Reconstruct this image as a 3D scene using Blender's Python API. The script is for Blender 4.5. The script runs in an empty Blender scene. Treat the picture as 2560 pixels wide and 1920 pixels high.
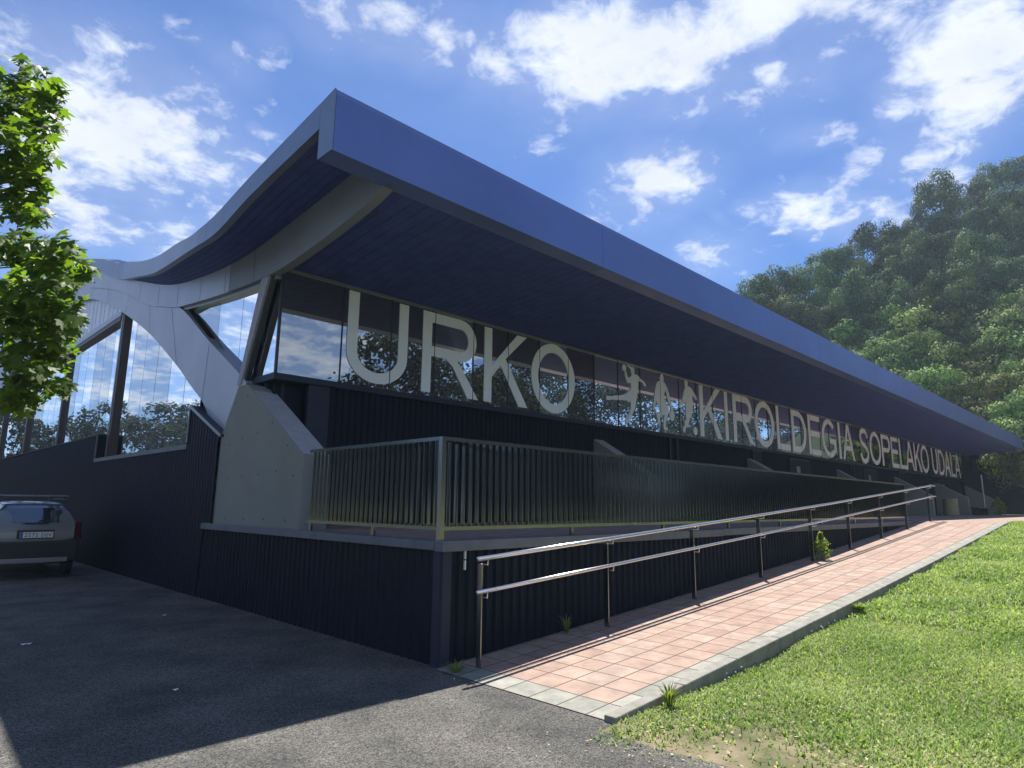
import bpy, bmesh, math, random
import numpy as np
from mathutils import Vector, Matrix
from mathutils.geometry import tessellate_polygon

# ------------------------------------------------------------------ camera, world, sun
SC = bpy.context.scene
col = SC.collection
camd = bpy.data.cameras.new("camera"); cam = bpy.data.objects.new("camera", camd); col.objects.link(cam)
camd.lens = 22.63; camd.sensor_width = 36; camd.clip_start = 0.05; camd.clip_end = 3000
_r = ((0.704854, -0.709267, 0.011009), (-0.137235, -0.121122, 0.983105), (-0.695951, -0.694456, -0.182710))
cam.matrix_world = Matrix(((_r[0][0], _r[1][0], _r[2][0], -4.3143), (_r[0][1], _r[1][1], _r[2][1], -5.2910),
                           (_r[0][2], _r[1][2], _r[2][2], 1.62), (0, 0, 0, 1)))
SC.camera = cam
SUN = Vector((0.39, 0.287, 1.0)).normalized()
EL = math.asin(SUN.z); AZ = math.atan2(SUN.x, SUN.y)
CLOUDS = [[(0.179, 0.876, 0.449), (7.24, -2.97, 1.94), (1.85, 3.54, -8.63), 1.0], [(0.16, 0.912, 0.378), (8.17, -2.07, 0.38), (0.42, 4.72, -12.7), 0.8], [(0.26, 0.885, 0.386), (9.47, -1.71, -3.59), (-3.14, 5.29, -11.14), 0.6], [(0.251, 0.803, 0.541), (17.41, -5.05, -1.4), (-1.85, 18.52, -27.42), 0.35], [(0.149, 0.833, 0.534), (30.93, -27.2, 33.0), (21.64, 8.99, -20.88), 0.15], [(0.351, 0.708, 0.613), (12.52, -5.49, -1.53), (0.26, 19.36, -23.19), 0.45], [(0.444, 0.651, 0.615), (6.0, -4.16, -0.63), (5.15, 16.15, -21.53), 0.8], [(0.534, 0.591, 0.604), (6.39, -5.44, -1.04), (6.5, 13.46, -19.64), 0.75], [(0.49, 0.59, 0.642), (4.93, -4.93, 0.09), (11.18, 12.15, -20.36), 0.4], [(0.637, 0.47, 0.611), (3.78, -5.17, -0.68), (6.93, 5.44, -12.13), 1.0], [(0.712, 0.332, 0.619), (2.49, -4.54, -1.14), (11.93, 7.04, -18.21), 1.0], [(0.713, 0.409, 0.57), (4.45, -7.1, -1.23), (9.68, 6.53, -17.55), 0.7], [(0.651, 0.522, 0.551), (9.29, -11.53, -0.85), (14.73, 12.24, -29.83), 0.4], [(0.605, 0.588, 0.537), (12.71, -13.66, -0.19), (21.61, 20.25, -47.38), 0.3], [(0.78, 0.279, 0.56), (4.55, -6.78, -3.74), (7.32, 9.98, -15.94), 0.6], [(0.756, 0.463, 0.462), (4.83, -11.41, 2.56), (6.69, -0.65, -11.24), 0.8], [(0.83, 0.427, 0.361), (6.27, -14.01, 0.95), (8.44, 1.1, -21.93), 0.6], [(0.795, 0.353, 0.492), (8.37, -15.91, -2.99), (14.87, 8.89, -31.29), 0.15], [(0.827, 0.278, 0.488), (11.98, -19.2, -10.24), (14.21, 20.2, -36.46), 0.4], [(0.882, 0.257, 0.395), (4.65, -9.71, -5.16), (9.54, 15.16, -32.28), 0.75], [(0.838, 0.351, 0.418), (10.29, -21.52, -3.62), (27.32, 16.48, -69.72), 0.3], [(0.845, 0.08, 0.528), (5.98, -10.7, -8.78), (5.04, 6.02, -9.79), 1.1], [(0.849, 0.152, 0.506), (0.97, -15.27, 2.11), (13.15, -4.5, -21.54), 0.8], [(0.792, 0.171, 0.586), (2.58, -6.56, -2.31), (15.34, 6.23, -23.29), 0.6], [(0.903, 0.139, 0.406), (2.62, -31.77, 3.98), (12.4, -3.72, -27.36), 0.7], [(0.884, 0.112, 0.455), (-1.76, -17.59, 6.79), (11.76, -8.26, -21.78), 0.7], [(0.744, 0.323, 0.585), (1.13, -2.28, -0.92), (4.39, 3.85, -8.46), 0.5], [(0.286, 0.752, 0.594), (25.41, -8.77, -1.84), (-1.02, 23.48, -30.0), 0.35], [(0.883, 0.166, 0.44), (0.03, -13.23, 3.95), (7.41, -4.22, -14.25), 0.5], [(0.233, 0.911, 0.339), (6.34, -1.98, -0.31), (0.04, 5.72, -16.69), 0.62], [(0.155, 0.87, 0.467), (10.08, -3.9, 2.98), (2.56, 5.33, -11.7), 1.0], [(0.839, 0.259, 0.479), (9.61, -18.15, -7.89), (18.54, 18.97, -43.66), 0.6], [(0.843, 0.34, 0.416), (8.66, -18.77, -3.27), (22.39, 13.3, -57.32), 0.5], [(0.822, 0.399, 0.407), (18.31, -24.38, -14.17), (12.39, 39.36, -64.69), 0.5], [(0.767, 0.503, 0.399), (12.81, -16.5, -4.9), (12.47, 22.53, -53.39), 0.5], [(0.317, 0.806, 0.5), (50.73, -27.46, 11.18), (21.62, 35.0, -70.93), 0.6], [(0.266, 0.785, 0.56), (17.44, -4.45, -2.83), (-2.99, 14.52, -19.72), 0.42]]

CLOUDS += [[(-.23,.95,.20),(3.2,.8,0),(0,0,6.0),.62],[(-.30,.90,.42),(3.0,1.0,0),(0,-1.5,4.0),.38],[(-.10,.90,.33),(5,.5,0),(0,0,8),.6],[(.44,-.86,.26),(4.6,2.4,0),(0,0,4.2),.62]]
W = bpy.data.worlds.new("World"); SC.world = W; W.use_nodes = True
wn = W.node_tree.nodes; wl = W.node_tree.links; wn.clear()
def N(t, **k):
    n = wn.new(t)
    for a, b in k.items(): setattr(n, a, b)
    return n
def M(op, a, b=None, c=None, clamp=False):
    n = wn.new('ShaderNodeMath'); n.operation = op; n.use_clamp = clamp
    for i, v in enumerate((a, b, c)):
        if v is None: continue
        if isinstance(v, (int, float)): n.inputs[i].default_value = v
        else: wl.new(v, n.inputs[i])
    return n.outputs[0]
def VM(op, a, b=None):
    n = wn.new('ShaderNodeVectorMath'); n.operation = op
    for i, v in enumerate((a, b)):
        if v is None: continue
        if isinstance(v, tuple): n.inputs[i].default_value = v
        else: wl.new(v, n.inputs[i])
    return n.outputs['Value'] if op == 'DOT_PRODUCT' else n.outputs[0]
tc = N('ShaderNodeTexCoord'); D = VM('NORMALIZE', tc.outputs['Generated'])
sky = N('ShaderNodeTexSky', sky_type='NISHITA'); sky.sun_disc = False
sky.sun_elevation = EL; sky.sun_rotation = AZ; sky.altitude = 50; sky.air_density = 1.0; sky.dust_density = 0.3; sky.ozone_density = 3.0
sep = N('ShaderNodeSeparateXYZ'); wl.new(D, sep.inputs[0])
zz = M('ADD', M('MAXIMUM', sep.outputs[2], 0.0), 0.22)
comb = N('ShaderNodeCombineXYZ'); wl.new(M('DIVIDE', sep.outputs[0], zz), comb.inputs[0]); wl.new(M('DIVIDE', sep.outputs[1], zz), comb.inputs[1])
P = comb.outputs[0]
def noise(vec, scale, detail=8, rough=0.55, dist=0.0):
    n = N('ShaderNodeTexNoise'); n.inputs['Scale'].default_value = scale; n.inputs['Detail'].default_value = detail
    n.inputs['Roughness'].default_value = rough; n.inputs['Distortion'].default_value = dist
    wl.new(vec, n.inputs['Vector']); return n.outputs['Fac']
mask = None
warp = VM('SCALE', VM('SUBTRACT', D, D), None)
wnz = N('ShaderNodeTexNoise'); wnz.inputs['Scale'].default_value = 6.0; wnz.inputs['Detail'].default_value = 4; wl.new(D, wnz.inputs['Vector'])
wsub = VM('SUBTRACT', wnz.outputs['Color'], (0.5, 0.5, 0.5))
wsc = N('ShaderNodeVectorMath', operation='SCALE'); wl.new(wsub, wsc.inputs[0]); wsc.inputs['Scale'].default_value = 0.10
DW = VM('ADD', D, wsc.outputs[0])
for c, ua, va, s in CLOUDS:
    d = VM('SUBTRACT', DW, c)
    a = VM('DOT_PRODUCT', d, ua); b = VM('DOT_PRODUCT', d, va)
    r2 = M('ADD', M('MULTIPLY', a, a), M('MULTIPLY', b, b))
    # front hemisphere only: the two dot products are small on the far side too
    fr = M('GREATER_THAN', VM('DOT_PRODUCT', D, c), 0.5)
    v = M('MULTIPLY', M('MULTIPLY', M('POWER', 2.718, M('MULTIPLY', r2, -0.62)), s), fr)
    mask = v if mask is None else M('MAXIMUM', mask, v)
# elsewhere in the sky (behind the viewer, overhead): scattered cumulus
away = M('SUBTRACT', 0.40, M('MULTIPLY', VM('DOT_PRODUCT', D, (0.60, 0.60, 0.53)), 0.55), clamp=True)
away = M('MULTIPLY', away, 0.95)
mask = M('MAXIMUM', mask, away)
n1 = noise(P, 4.2, 12, 0.60, 0.25)
n2 = noise(P, 13.0, 12, 0.62, 0.35)
nn = M('ADD', M('MULTIPLY', n1, 0.58), M('MULTIPLY', n2, 0.42))
dens = M('ADD', M('MULTIPLY', M('POWER', mask, 0.85), 1.12), M('SUBTRACT', M('MULTIPLY', nn, 4.2), 2.60))
mr = N('ShaderNodeMapRange', interpolation_type='SMOOTHSTEP'); mr.inputs[1].default_value = -0.10; mr.inputs[2].default_value = 0.75
wl.new(dens, mr.inputs[0])
veil = M('MULTIPLY', M('MULTIPLY', mask, n1), 0.60)
cf = M('MULTIPLY', M('MAXIMUM', mr.outputs[0], veil), 0.96)
thick = N('ShaderNodeMapRange'); wl.new(dens, thick.inputs[0]); thick.inputs[1].default_value = 0.25; thick.inputs[2].default_value = 0.75
thick.inputs[3].default_value = 1.0; thick.inputs[4].default_value = 0.90
n3 = noise(P, 5.0, 6, 0.6, 0.2)
cshade = M('MULTIPLY', thick.outputs[0], M('ADD', M('MULTIPLY', n3, 0.45), 0.80))
ccol = N('ShaderNodeVectorMath', operation='SCALE'); ccol.inputs[0].default_value = (7.9, 8.3, 9.1)
wl.new(cshade, ccol.inputs['Scale'])
tint = N('ShaderNodeVectorMath', operation='MULTIPLY'); wl.new(sky.outputs[0], tint.inputs[0]); tint.inputs[1].default_value = (0.45, 0.69, 1.06)
mix = N('ShaderNodeMix', data_type='RGBA'); wl.new(cf, mix.inputs['Factor'])
wl.new(tint.outputs[0], mix.inputs[6]); wl.new(ccol.outputs[0], mix.inputs[7])
bg = N('ShaderNodeBackground'); bg.inputs['Strength'].default_value = 0.065; wl.new(mix.outputs[2], bg.inputs[0])
wo = N('ShaderNodeOutputWorld'); wl.new(bg.outputs[0], wo.inputs[0])

sl = bpy.data.lights.new("sun", 'SUN'); sl.energy = 5.0; sl.angle = math.radians(0.53); sl.color = (1.0, 0.955, 0.88)
so = bpy.data.objects.new("sun", sl); col.objects.link(so); so.rotation_euler = SUN.to_track_quat('Z', 'Y').to_euler()
VS = SC.view_settings; VS.view_transform = 'Standard'; VS.look = 'None'; VS.exposure = 1.0; VS.gamma = 1.0
try: SC.display_settings.display_device = 'sRGB'
except Exception: pass
cy = SC.cycles; cy.max_bounces = 6; cy.transparent_max_bounces = 8; cy.caustics_reflective = False; cy.caustics_refractive = False
rnd = random.Random(7); nr = np.random.RandomState(11)

# ------------------------------------------------------------------ helpers
def tag(o, label=None, cat=None, group=None, kind=None):
    if label: o['label'] = label
    if cat: o['category'] = cat
    if group: o['group'] = group
    if kind: o['kind'] = kind
    return o
def empty(name, loc=(0, 0, 0), label=None, cat=None, group=None):
    o = bpy.data.objects.new(name, None); col.objects.link(o); o.location = loc
    return tag(o, label, cat, group)
class MB:
    def __init__(s): s.v = []; s.f = []
    def add(s, vs, fs):
        b = len(s.v); s.v += [tuple(v) for v in vs]; s.f += [tuple(i + b for i in f) for f in fs]; return s
    def box(s, x0, x1, y0, y1, z0, z1):
        return s.add([(x0,y0,z0),(x1,y0,z0),(x1,y1,z0),(x0,y1,z0),(x0,y0,z1),(x1,y0,z1),(x1,y1,z1),(x0,y1,z1)],
              [(0,3,2,1),(4,5,6,7),(0,1,5,4),(1,2,6,5),(2,3,7,6),(3,0,4,7)])
    def hexa(s, p): # 8 points: bottom 4 ccw, top 4 ccw
        return s.add(p, [(0,3,2,1),(4,5,6,7),(0,1,5,4),(1,2,6,5),(2,3,7,6),(3,0,4,7)])
    def quad(s, a, b, c, d): return s.add([a,b,c,d], [(0,1,2,3)])
    def tube(s, pts, r, n=10, cap=True, r2=None):
        pts = [Vector(p) for p in pts]; rings = []
        up = Vector((0, 0, 1))
        for i, p in enumerate(pts):
            t = (pts[min(i+1, len(pts)-1)] - pts[max(i-1, 0)]).normalized()
            a = t.cross(up if abs(t.z) < .95 else Vector((1, 0, 0))).normalized(); b = t.cross(a)
            rr = r if r2 is None else r + (r2 - r) * i / (len(pts) - 1)
            rings.append([p + (a * math.cos(2*math.pi*k/n) + b * math.sin(2*math.pi*k/n)) * rr for k in range(n)])
        vs = [v for R_ in rings for v in R_]; fs = []
        for i in range(len(rings) - 1):
            for k in range(n): fs.append((i*n+k, i*n+(k+1) % n, (i+1)*n+(k+1) % n, (i+1)*n+k))
        if cap: fs.append(tuple(range(n))); fs.append(tuple(reversed(range((len(rings)-1)*n, len(rings)*n))))
        return s.add(vs, fs)
    def prism(s, rings, ax, a, b):
        """rings: [outer, hole...] 2D; extruded along axis ax from a to b; the 2D coords are the other two axes in xyz order"""
        def P3(p, t):
            l = list(p); l.insert(ax, t); return tuple(l)
        tri = tessellate_polygon([[Vector((p[0], p[1], 0)) for p in r] for r in rings])
        flat = [p for r in rings for p in r]; n = len(flat)
        vs = [P3(p, a) for p in flat] + [P3(p, b) for p in flat]
        fs = [tuple(t) for t in tri] + [tuple(i + n for i in reversed(t)) for t in tri]
        o = 0
        for r in rings:
            m = len(r)
            for i in range(m): fs.append((o+i, o+(i+1) % m, n+o+(i+1) % m, n+o+i))
            o += m
        return s.add(vs, fs)
    def build(s, name, mat, parent=None, smooth=False, bevel=0):
        me = bpy.data.meshes.new(name); me.from_pydata(s.v, [], s.f); me.validate()
        bm = bmesh.new(); bm.from_mesh(me); bmesh.ops.recalc_face_normals(bm, faces=bm.faces)
        if bevel:
            es = [e for e in bm.edges if len(e.link_faces) == 2 and e.calc_face_angle(0) > .5]
            bmesh.ops.bevel(bm, geom=es, offset=bevel, segments=2, affect='EDGES', profile=.5)
        bm.to_mesh(me); bm.free()
        if mat: me.materials.append(mat)
        if smooth: me.polygons.foreach_set('use_smooth', [True]*len(me.polygons))
        o = bpy.data.objects.new(name, me); col.objects.link(o)
        if parent: o.parent = parent
        return o
def fastmesh(name, V, F, k, mat, parent=None, cattr=None, smooth=False, nrm=None):
    """V (n,3) float, F (m,k) int"""
    me = bpy.data.meshes.new(name); m = len(F)
    me.vertices.add(len(V)); me.vertices.foreach_set('co', np.asarray(V, np.float32).ravel())
    me.loops.add(m*k); me.loops.foreach_set('vertex_index', np.asarray(F, np.int32).ravel())
    me.polygons.add(m); me.polygons.foreach_set('loop_start', np.arange(0, m*k, k, dtype=np.int32))
    me.polygons.foreach_set('loop_total', np.full(m, k, np.int32))
    if smooth: me.polygons.foreach_set('use_smooth', np.ones(m, bool))
    me.update(calc_edges=True)
    if cattr is not None:
        a = me.attributes.new('tone', 'FLOAT', 'POINT'); a.data.foreach_set('value', np.asarray(cattr, np.float32))
    if nrm is not None:
        me.polygons.foreach_set('use_smooth', np.ones(m, bool)); me.normals_split_custom_set_from_vertices(np.asarray(nrm, np.float32).tolist())
    if mat: me.materials.append(mat)
    o = bpy.data.objects.new(name, me); col.objects.link(o)
    if parent: o.parent = parent
    return o
def cr(pts, n=6):
    """Catmull-Rom through points"""
    out = []
    P_ = [pts[0]] + list(pts) + [pts[-1]]
    for i in range(1, len(P_) - 2):
        p0, p1, p2, p3 = (np.array(P_[j], float) for j in (i-1, i, i+1, i+2))
        for k in range(n):
            t = k / n
            out.append(tuple(.5*((2*p1)+(-p0+p2)*t+(2*p0-5*p1+4*p2-p3)*t*t+(-p0+3*p1-3*p2+p3)*t**3)))
    out.append(tuple(map(float, pts[-1]))); return out

def mat(name, base=(.5,.5,.5), rough=.5, metal=0., spec=.5, nscale=None, namt=.0, col2=None, bump=0., bscale=None, coat=0., detail=6, ior=None):
    m = bpy.data.materials.new(name); m.use_nodes = True; nt = m.node_tree; b = nt.nodes['Principled BSDF']
    b.inputs['Base Color'].default_value = (*base, 1); b.inputs['Roughness'].default_value = rough
    b.inputs['Metallic'].default_value = metal; b.inputs['Specular IOR Level'].default_value = spec; b.inputs['Coat Weight'].default_value = coat
    if ior: b.inputs['IOR'].default_value = ior
    tcn = nt.nodes.new('ShaderNodeTexCoord')
    if nscale:
        n = nt.nodes.new('ShaderNodeTexNoise'); n.inputs['Scale'].default_value = nscale; n.inputs['Detail'].default_value = detail; n.inputs['Roughness'].default_value = .65
        nt.links.new(tcn.outputs['Object'], n.inputs['Vector'])
        r = nt.nodes.new('ShaderNodeMapRange'); r.inputs[1].default_value = .3; r.inputs[2].default_value = .7; nt.links.new(n.outputs['Fac'], r.inputs[0])
        mx = nt.nodes.new('ShaderNodeMix'); mx.data_type = 'RGBA'
        c2 = col2 or tuple(max(0, c*(1-namt)) for c in base); c1 = base if col2 else tuple(min(1, c*(1+namt)) for c in base)
        mx.inputs[6].default_value = (*c1, 1); mx.inputs[7].default_value = (*c2, 1)
        nt.links.new(r.outputs[0], mx.inputs[0]); nt.links.new(mx.outputs[2], b.inputs['Base Color'])
    if bump:
        n = nt.nodes.new('ShaderNodeTexNoise'); n.inputs['Scale'].default_value = bscale or 20; n.inputs['Detail'].default_value = 5
        nt.links.new(tcn.outputs['Object'], n.inputs['Vector'])
        bp = nt.nodes.new('ShaderNodeBump'); bp.inputs['Strength'].default_value = bump; bp.inputs['Distance'].default_value = .02
        nt.links.new(n.outputs['Fac'], bp.inputs['Height']); nt.links.new(bp.outputs[0], b.inputs['Normal'])
    return m
def glassmat(name, dark, f0, rough=.01, tint=(.93,.97,1.0), wave=.0):
    m = bpy.data.materials.new(name); m.use_nodes = True; nt = m.node_tree; nt.nodes.clear()
    o = nt.nodes.new('ShaderNodeOutputMaterial'); mx = nt.nodes.new('ShaderNodeMixShader')
    d = nt.nodes.new('ShaderNodeBsdfDiffuse'); g = nt.nodes.new('ShaderNodeBsdfGlossy'); g.inputs['Color'].default_value = (*tint, 1); g.inputs['Roughness'].default_value = rough
    tcn = nt.nodes.new('ShaderNodeTexCoord')
    n = nt.nodes.new('ShaderNodeTexNoise'); n.inputs['Scale'].default_value = .9; n.inputs['Detail'].default_value = 3; nt.links.new(tcn.outputs['Object'], n.inputs['Vector'])
    cm = nt.nodes.new('ShaderNodeMix'); cm.data_type = 'RGBA'; nt.links.new(n.outputs['Fac'], cm.inputs[0])
    cm.inputs[6].default_value = (*[c*.5 for c in dark], 1); cm.inputs[7].default_value = (*[c*1.5 for c in dark], 1); nt.links.new(cm.outputs[2], d.inputs['Color'])
    lw = nt.nodes.new('ShaderNodeFresnel'); lw.inputs['IOR'].default_value = 1.5
    a = nt.nodes.new('ShaderNodeMath'); a.operation = 'MULTIPLY_ADD'; nt.links.new(lw.outputs[0], a.inputs[0]); a.inputs[1].default_value = 1 - f0; a.inputs[2].default_value = f0; a.use_clamp = True
    if wave:
        bp = nt.nodes.new('ShaderNodeBump'); bp.inputs['Strength'].default_value = wave; bp.inputs['Distance'].default_value = .01
        n2 = nt.nodes.new('ShaderNodeTexNoise'); n2.inputs['Scale'].default_value = 1.2; n2.inputs['Detail'].default_value = 1; nt.links.new(tcn.outputs['Object'], n2.inputs['Vector'])
        nt.links.new(n2.outputs[0], bp.inputs['Height']); nt.links.new(bp.outputs[0], g.inputs['Normal'])
    nt.links.new(a.outputs[0], mx.inputs[0]); nt.links.new(d.outputs[0], mx.inputs[1]); nt.links.new(g.outputs[0], mx.inputs[2]); nt.links.new(mx.outputs[0], o.inputs[0])
    return m
def leafmat(name, c1, c2, trans=.45, rough=.55, tr_col=None):
    m = bpy.data.materials.new(name); m.use_nodes = True; nt = m.node_tree; b = nt.nodes['Principled BSDF']; o = nt.nodes['Material Output']
    at = nt.nodes.new('ShaderNodeAttribute'); at.attribute_name = 'tone'
    mx = nt.nodes.new('ShaderNodeMix'); mx.data_type = 'RGBA'; mx.inputs[6].default_value = (*c1, 1); mx.inputs[7].default_value = (*c2, 1)
    oi = nt.nodes.new('ShaderNodeObjectInfo'); hs = nt.nodes.new('ShaderNodeHueSaturation')
    ma = nt.nodes.new('ShaderNodeMath'); ma.operation = 'MULTIPLY_ADD'; ma.inputs[1].default_value = .75; ma.inputs[2].default_value = .62; nt.links.new(oi.outputs['Random'], ma.inputs[0])
    mh = nt.nodes.new('ShaderNodeMath'); mh.operation = 'MULTIPLY_ADD'; mh.inputs[1].default_value = .05; mh.inputs[2].default_value = .475; nt.links.new(oi.outputs['Random'], mh.inputs[0])
    nt.links.new(ma.outputs[0], hs.inputs['Value']); nt.links.new(mh.outputs[0], hs.inputs['Hue'])
    nt.links.new(at.outputs['Fac'], mx.inputs[0]); nt.links.new(mx.outputs[2], hs.inputs['Color'])
    nt.links.new(hs.outputs[0], b.inputs['Base Color']); b.inputs['Roughness'].default_value = rough; b.inputs['Specular IOR Level'].default_value = .12 if rough > .7 else .35
    t = nt.nodes.new('ShaderNodeBsdfTranslucent'); sh = nt.nodes.new('ShaderNodeMixShader'); sh.inputs[0].default_value = trans
    g = nt.nodes.new('ShaderNodeVectorMath'); g.operation = 'MULTIPLY'; g.inputs[1].default_value = tr_col or (1.5, 1.7, .7)
    nt.links.new(hs.outputs[0], g.inputs[0]); nt.links.new(g.outputs[0], t.inputs[0])
    nt.links.new(b.outputs[0], sh.inputs[1]); nt.links.new(t.outputs[0], sh.inputs[2]); nt.links.new(sh.outputs[0], o.inputs[0])
    return m

# ------------------------------------------------------------------ materials
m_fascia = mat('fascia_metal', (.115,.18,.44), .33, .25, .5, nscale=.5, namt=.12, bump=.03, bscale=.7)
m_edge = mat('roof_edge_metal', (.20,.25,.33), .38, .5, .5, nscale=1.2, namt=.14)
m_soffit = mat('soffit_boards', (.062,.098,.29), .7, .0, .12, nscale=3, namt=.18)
m_beam_shade = mat('beam_panels_shaded', (.22,.25,.28), .55, .1, .5, nscale=1.4, namt=.10)  # darker copy of the arch panels: overhang shade put into the colour
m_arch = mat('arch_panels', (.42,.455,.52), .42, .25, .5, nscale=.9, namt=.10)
m_seam = mat('panel_joint', (.03,.035,.045), .8)
m_roof = mat('roof_metal', (.16,.22,.45), .4, .5, .5, nscale=1, namt=.1)
m_clad = mat('dark_cladding', (.0045,.0085,.022), .5, .0, .16, nscale=2.2, namt=.22)
m_clad2 = mat('dark_flashing', (.022,.032,.056), .5, .0, .3, nscale=2.2, namt=.15)
m_trim = mat('terrace_trim', (.14,.16,.19), .5, .4, .5, nscale=4, namt=.18)
m_conc = mat('pale_concrete', (.235,.255,.235), .85, 0, .3, nscale=1.2, namt=.07, bump=.07, bscale=14, detail=9)
m_conctop = mat('concrete_cap', (.36,.37,.40), .8, 0, .3, nscale=6, namt=.12, bump=.1, bscale=30)
m_hole = mat('tie_hole', (.015,.015,.015), .9)
m_frame = mat('window_frame', (.05,.055,.06), .4, .5)
m_lframe = mat('light_frame', (.30,.32,.34), .35, .6)
m_brown = mat('brown_frame', (.05,.035,.035), .45, .3)
m_glass = glassmat('facade_glass', (.030,.021,.020), .36, wave=.02)
m_gglass = glassmat('gable_glass', (.10,.115,.14), .58, wave=.03)
m_panel = mat('translucent_panel', (.42,.46,.56), .25, .1, .6, nscale=2, namt=.05)
m_letter = mat('white_vinyl', (.86,.94,.97), .6, 0, .3, nscale=3, namt=.04)
m_steel = mat('brushed_steel', (.78,.74,.70), .24, 1.0, .5, nscale=6, namt=.06)
m_steeld = mat('polished_steel', (.30,.30,.31), .22, 1.0, .5, nscale=6, namt=.08)
m_bars = mat('railing_steel', (.17,.185,.185), .12, 1.0, .5, nscale=5, namt=.12)
m_kerb = mat('kerb_concrete', (.29,.28,.25), .9, 0, .3, nscale=7, col2=(.18,.175,.15), bump=.25, bscale=40)
m_white = mat('white_plastic', (.75,.76,.75), .5)
m_car = mat('car_paint', (.20,.205,.185), .3, .55, .5, coat=.6)
m_carglass = glassmat('car_glass', (.008,.009,.011), .16)
m_black = mat('black_plastic', (.014,.015,.018), .5)
m_tyre = mat('tyre_rubber', (.012,.012,.012), .85)
m_red = mat('tail_lamp_red', (.09,.005,.015), .15, 0, .6, coat=1)
m_blueband = mat('plate_band_blue', (.05,.12,.45), .4)
m_bark = mat('bark', (.10,.085,.065), .9, nscale=9, namt=.4, bump=.5, bscale=20)
m_palebark = mat('pale_bark', (.32,.29,.25), .9, nscale=5, namt=.4)
m_euc = leafmat('eucalyptus_leaves', (.038,.068,.036), (.145,.19,.082), .08, .8)
m_oak = leafmat('broadleaf_leaves', (.085,.15,.038), (.27,.33,.11), .14, .8)
m_maple = leafmat('maple_leaves', (.055,.12,.018), (.14,.23,.03), .55, .5, (1.9,1.9,.65))
m_plant = leafmat('plant_leaves', (.13,.22,.035), (.30,.38,.10), .5)
m_grass = leafmat('grass_blades', (.11,.19,.030), (.42,.46,.20), .42, .6, (1.25,1.4,.7))
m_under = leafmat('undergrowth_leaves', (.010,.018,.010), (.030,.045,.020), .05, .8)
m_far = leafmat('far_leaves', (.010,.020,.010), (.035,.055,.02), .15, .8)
m_bin = mat('planter_concrete', (.36,.33,.20), .8, nscale=4, namt=.15)
m_dryleaf = mat('dry_leaf', (.42,.33,.2), .8, nscale=30, namt=.3)
m_soil = mat('soil', (.17,.13,.08), .95, nscale=3, namt=.3, bump=.3, bscale=30)

def asphalt():
    m = mat('asphalt', (.2,.2,.2), .9, 0, .25); nt = m.node_tree; b = nt.nodes['Principled BSDF']
    tcn = nt.nodes.new('ShaderNodeTexCoord')
    def nz(s, d=4, r=.6):
        n = nt.nodes.new('ShaderNodeTexNoise'); n.inputs['Scale'].default_value = s; n.inputs['Detail'].default_value = d; n.inputs['Roughness'].default_value = r; nt.links.new(tcn.outputs['Object'], n.inputs['Vector']); return n.outputs['Fac']
    vo = nt.nodes.new('ShaderNodeTexVoronoi'); vo.inputs['Scale'].default_value = 120; nt.links.new(tcn.outputs['Object'], vo.inputs['Vector'])
    r1 = nt.nodes.new('ShaderNodeValToRGB'); r1.color_ramp.elements[0].color = (.045,.044,.042,1); r1.color_ramp.elements[1].color = (.21,.205,.19,1)
    r1.color_ramp.elements[0].position = .05; r1.color_ramp.elements[1].position = .95
    sp = nt.nodes.new('ShaderNodeSeparateColor'); nt.links.new(vo.outputs['Color'], sp.inputs[0]); nt.links.new(sp.outputs[0], r1.inputs[0])
    r2 = nt.nodes.new('ShaderNodeValToRGB'); r2.color_ramp.elements[0].color = (.55,.56,.58,1); r2.color_ramp.elements[1].color = (1.18,1.15,1.07,1); r2.color_ramp.elements[0].position = .34; r2.color_ramp.elements[1].position = .64
    nt.links.new(nz(1.1, 6), r2.inputs[0])
    mu = nt.nodes.new('ShaderNodeMix'); mu.data_type = 'RGBA'; mu.blend_type = 'MULTIPLY'; mu.inputs[0].default_value = 1
    nt.links.new(r1.outputs[0], mu.inputs[6]); nt.links.new(r2.outputs[0], mu.inputs[7]); 
    r3 = nt.nodes.new('ShaderNodeValToRGB'); r3.color_ramp.elements[0].color = (.6,.6,.6,1); r3.color_ramp.elements[1].color = (1.15,1.15,1.15,1); r3.color_ramp.elements[0].position = .32; r3.color_ramp.elements[1].position = .6
    nt.links.new(nz(28, 5, .75), r3.inputs[0])
    mu2 = nt.nodes.new('ShaderNodeMix'); mu2.data_type = 'RGBA'; mu2.blend_type = 'MULTIPLY'; mu2.inputs[0].default_value = 1
    nt.links.new(mu.outputs[2], mu2.inputs[6]); nt.links.new(r3.outputs[0], mu2.inputs[7]); nt.links.new(mu2.outputs[2], b.inputs['Base Color'])
    bp = nt.nodes.new('ShaderNodeBump'); bp.inputs['Strength'].default_value = .8; bp.inputs['Distance'].default_value = .006
    ad = nt.nodes.new('ShaderNodeMath'); ad.operation = 'MULTIPLY_ADD'; nt.links.new(vo.outputs['Distance'], ad.inputs[0]); ad.inputs[1].default_value = -1.6; nt.links.new(nz(60), ad.inputs[2])
    nt.links.new(ad.outputs[0], bp.inputs['Height']); nt.links.new(bp.outputs[0], b.inputs['Normal'])
    return m
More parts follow.
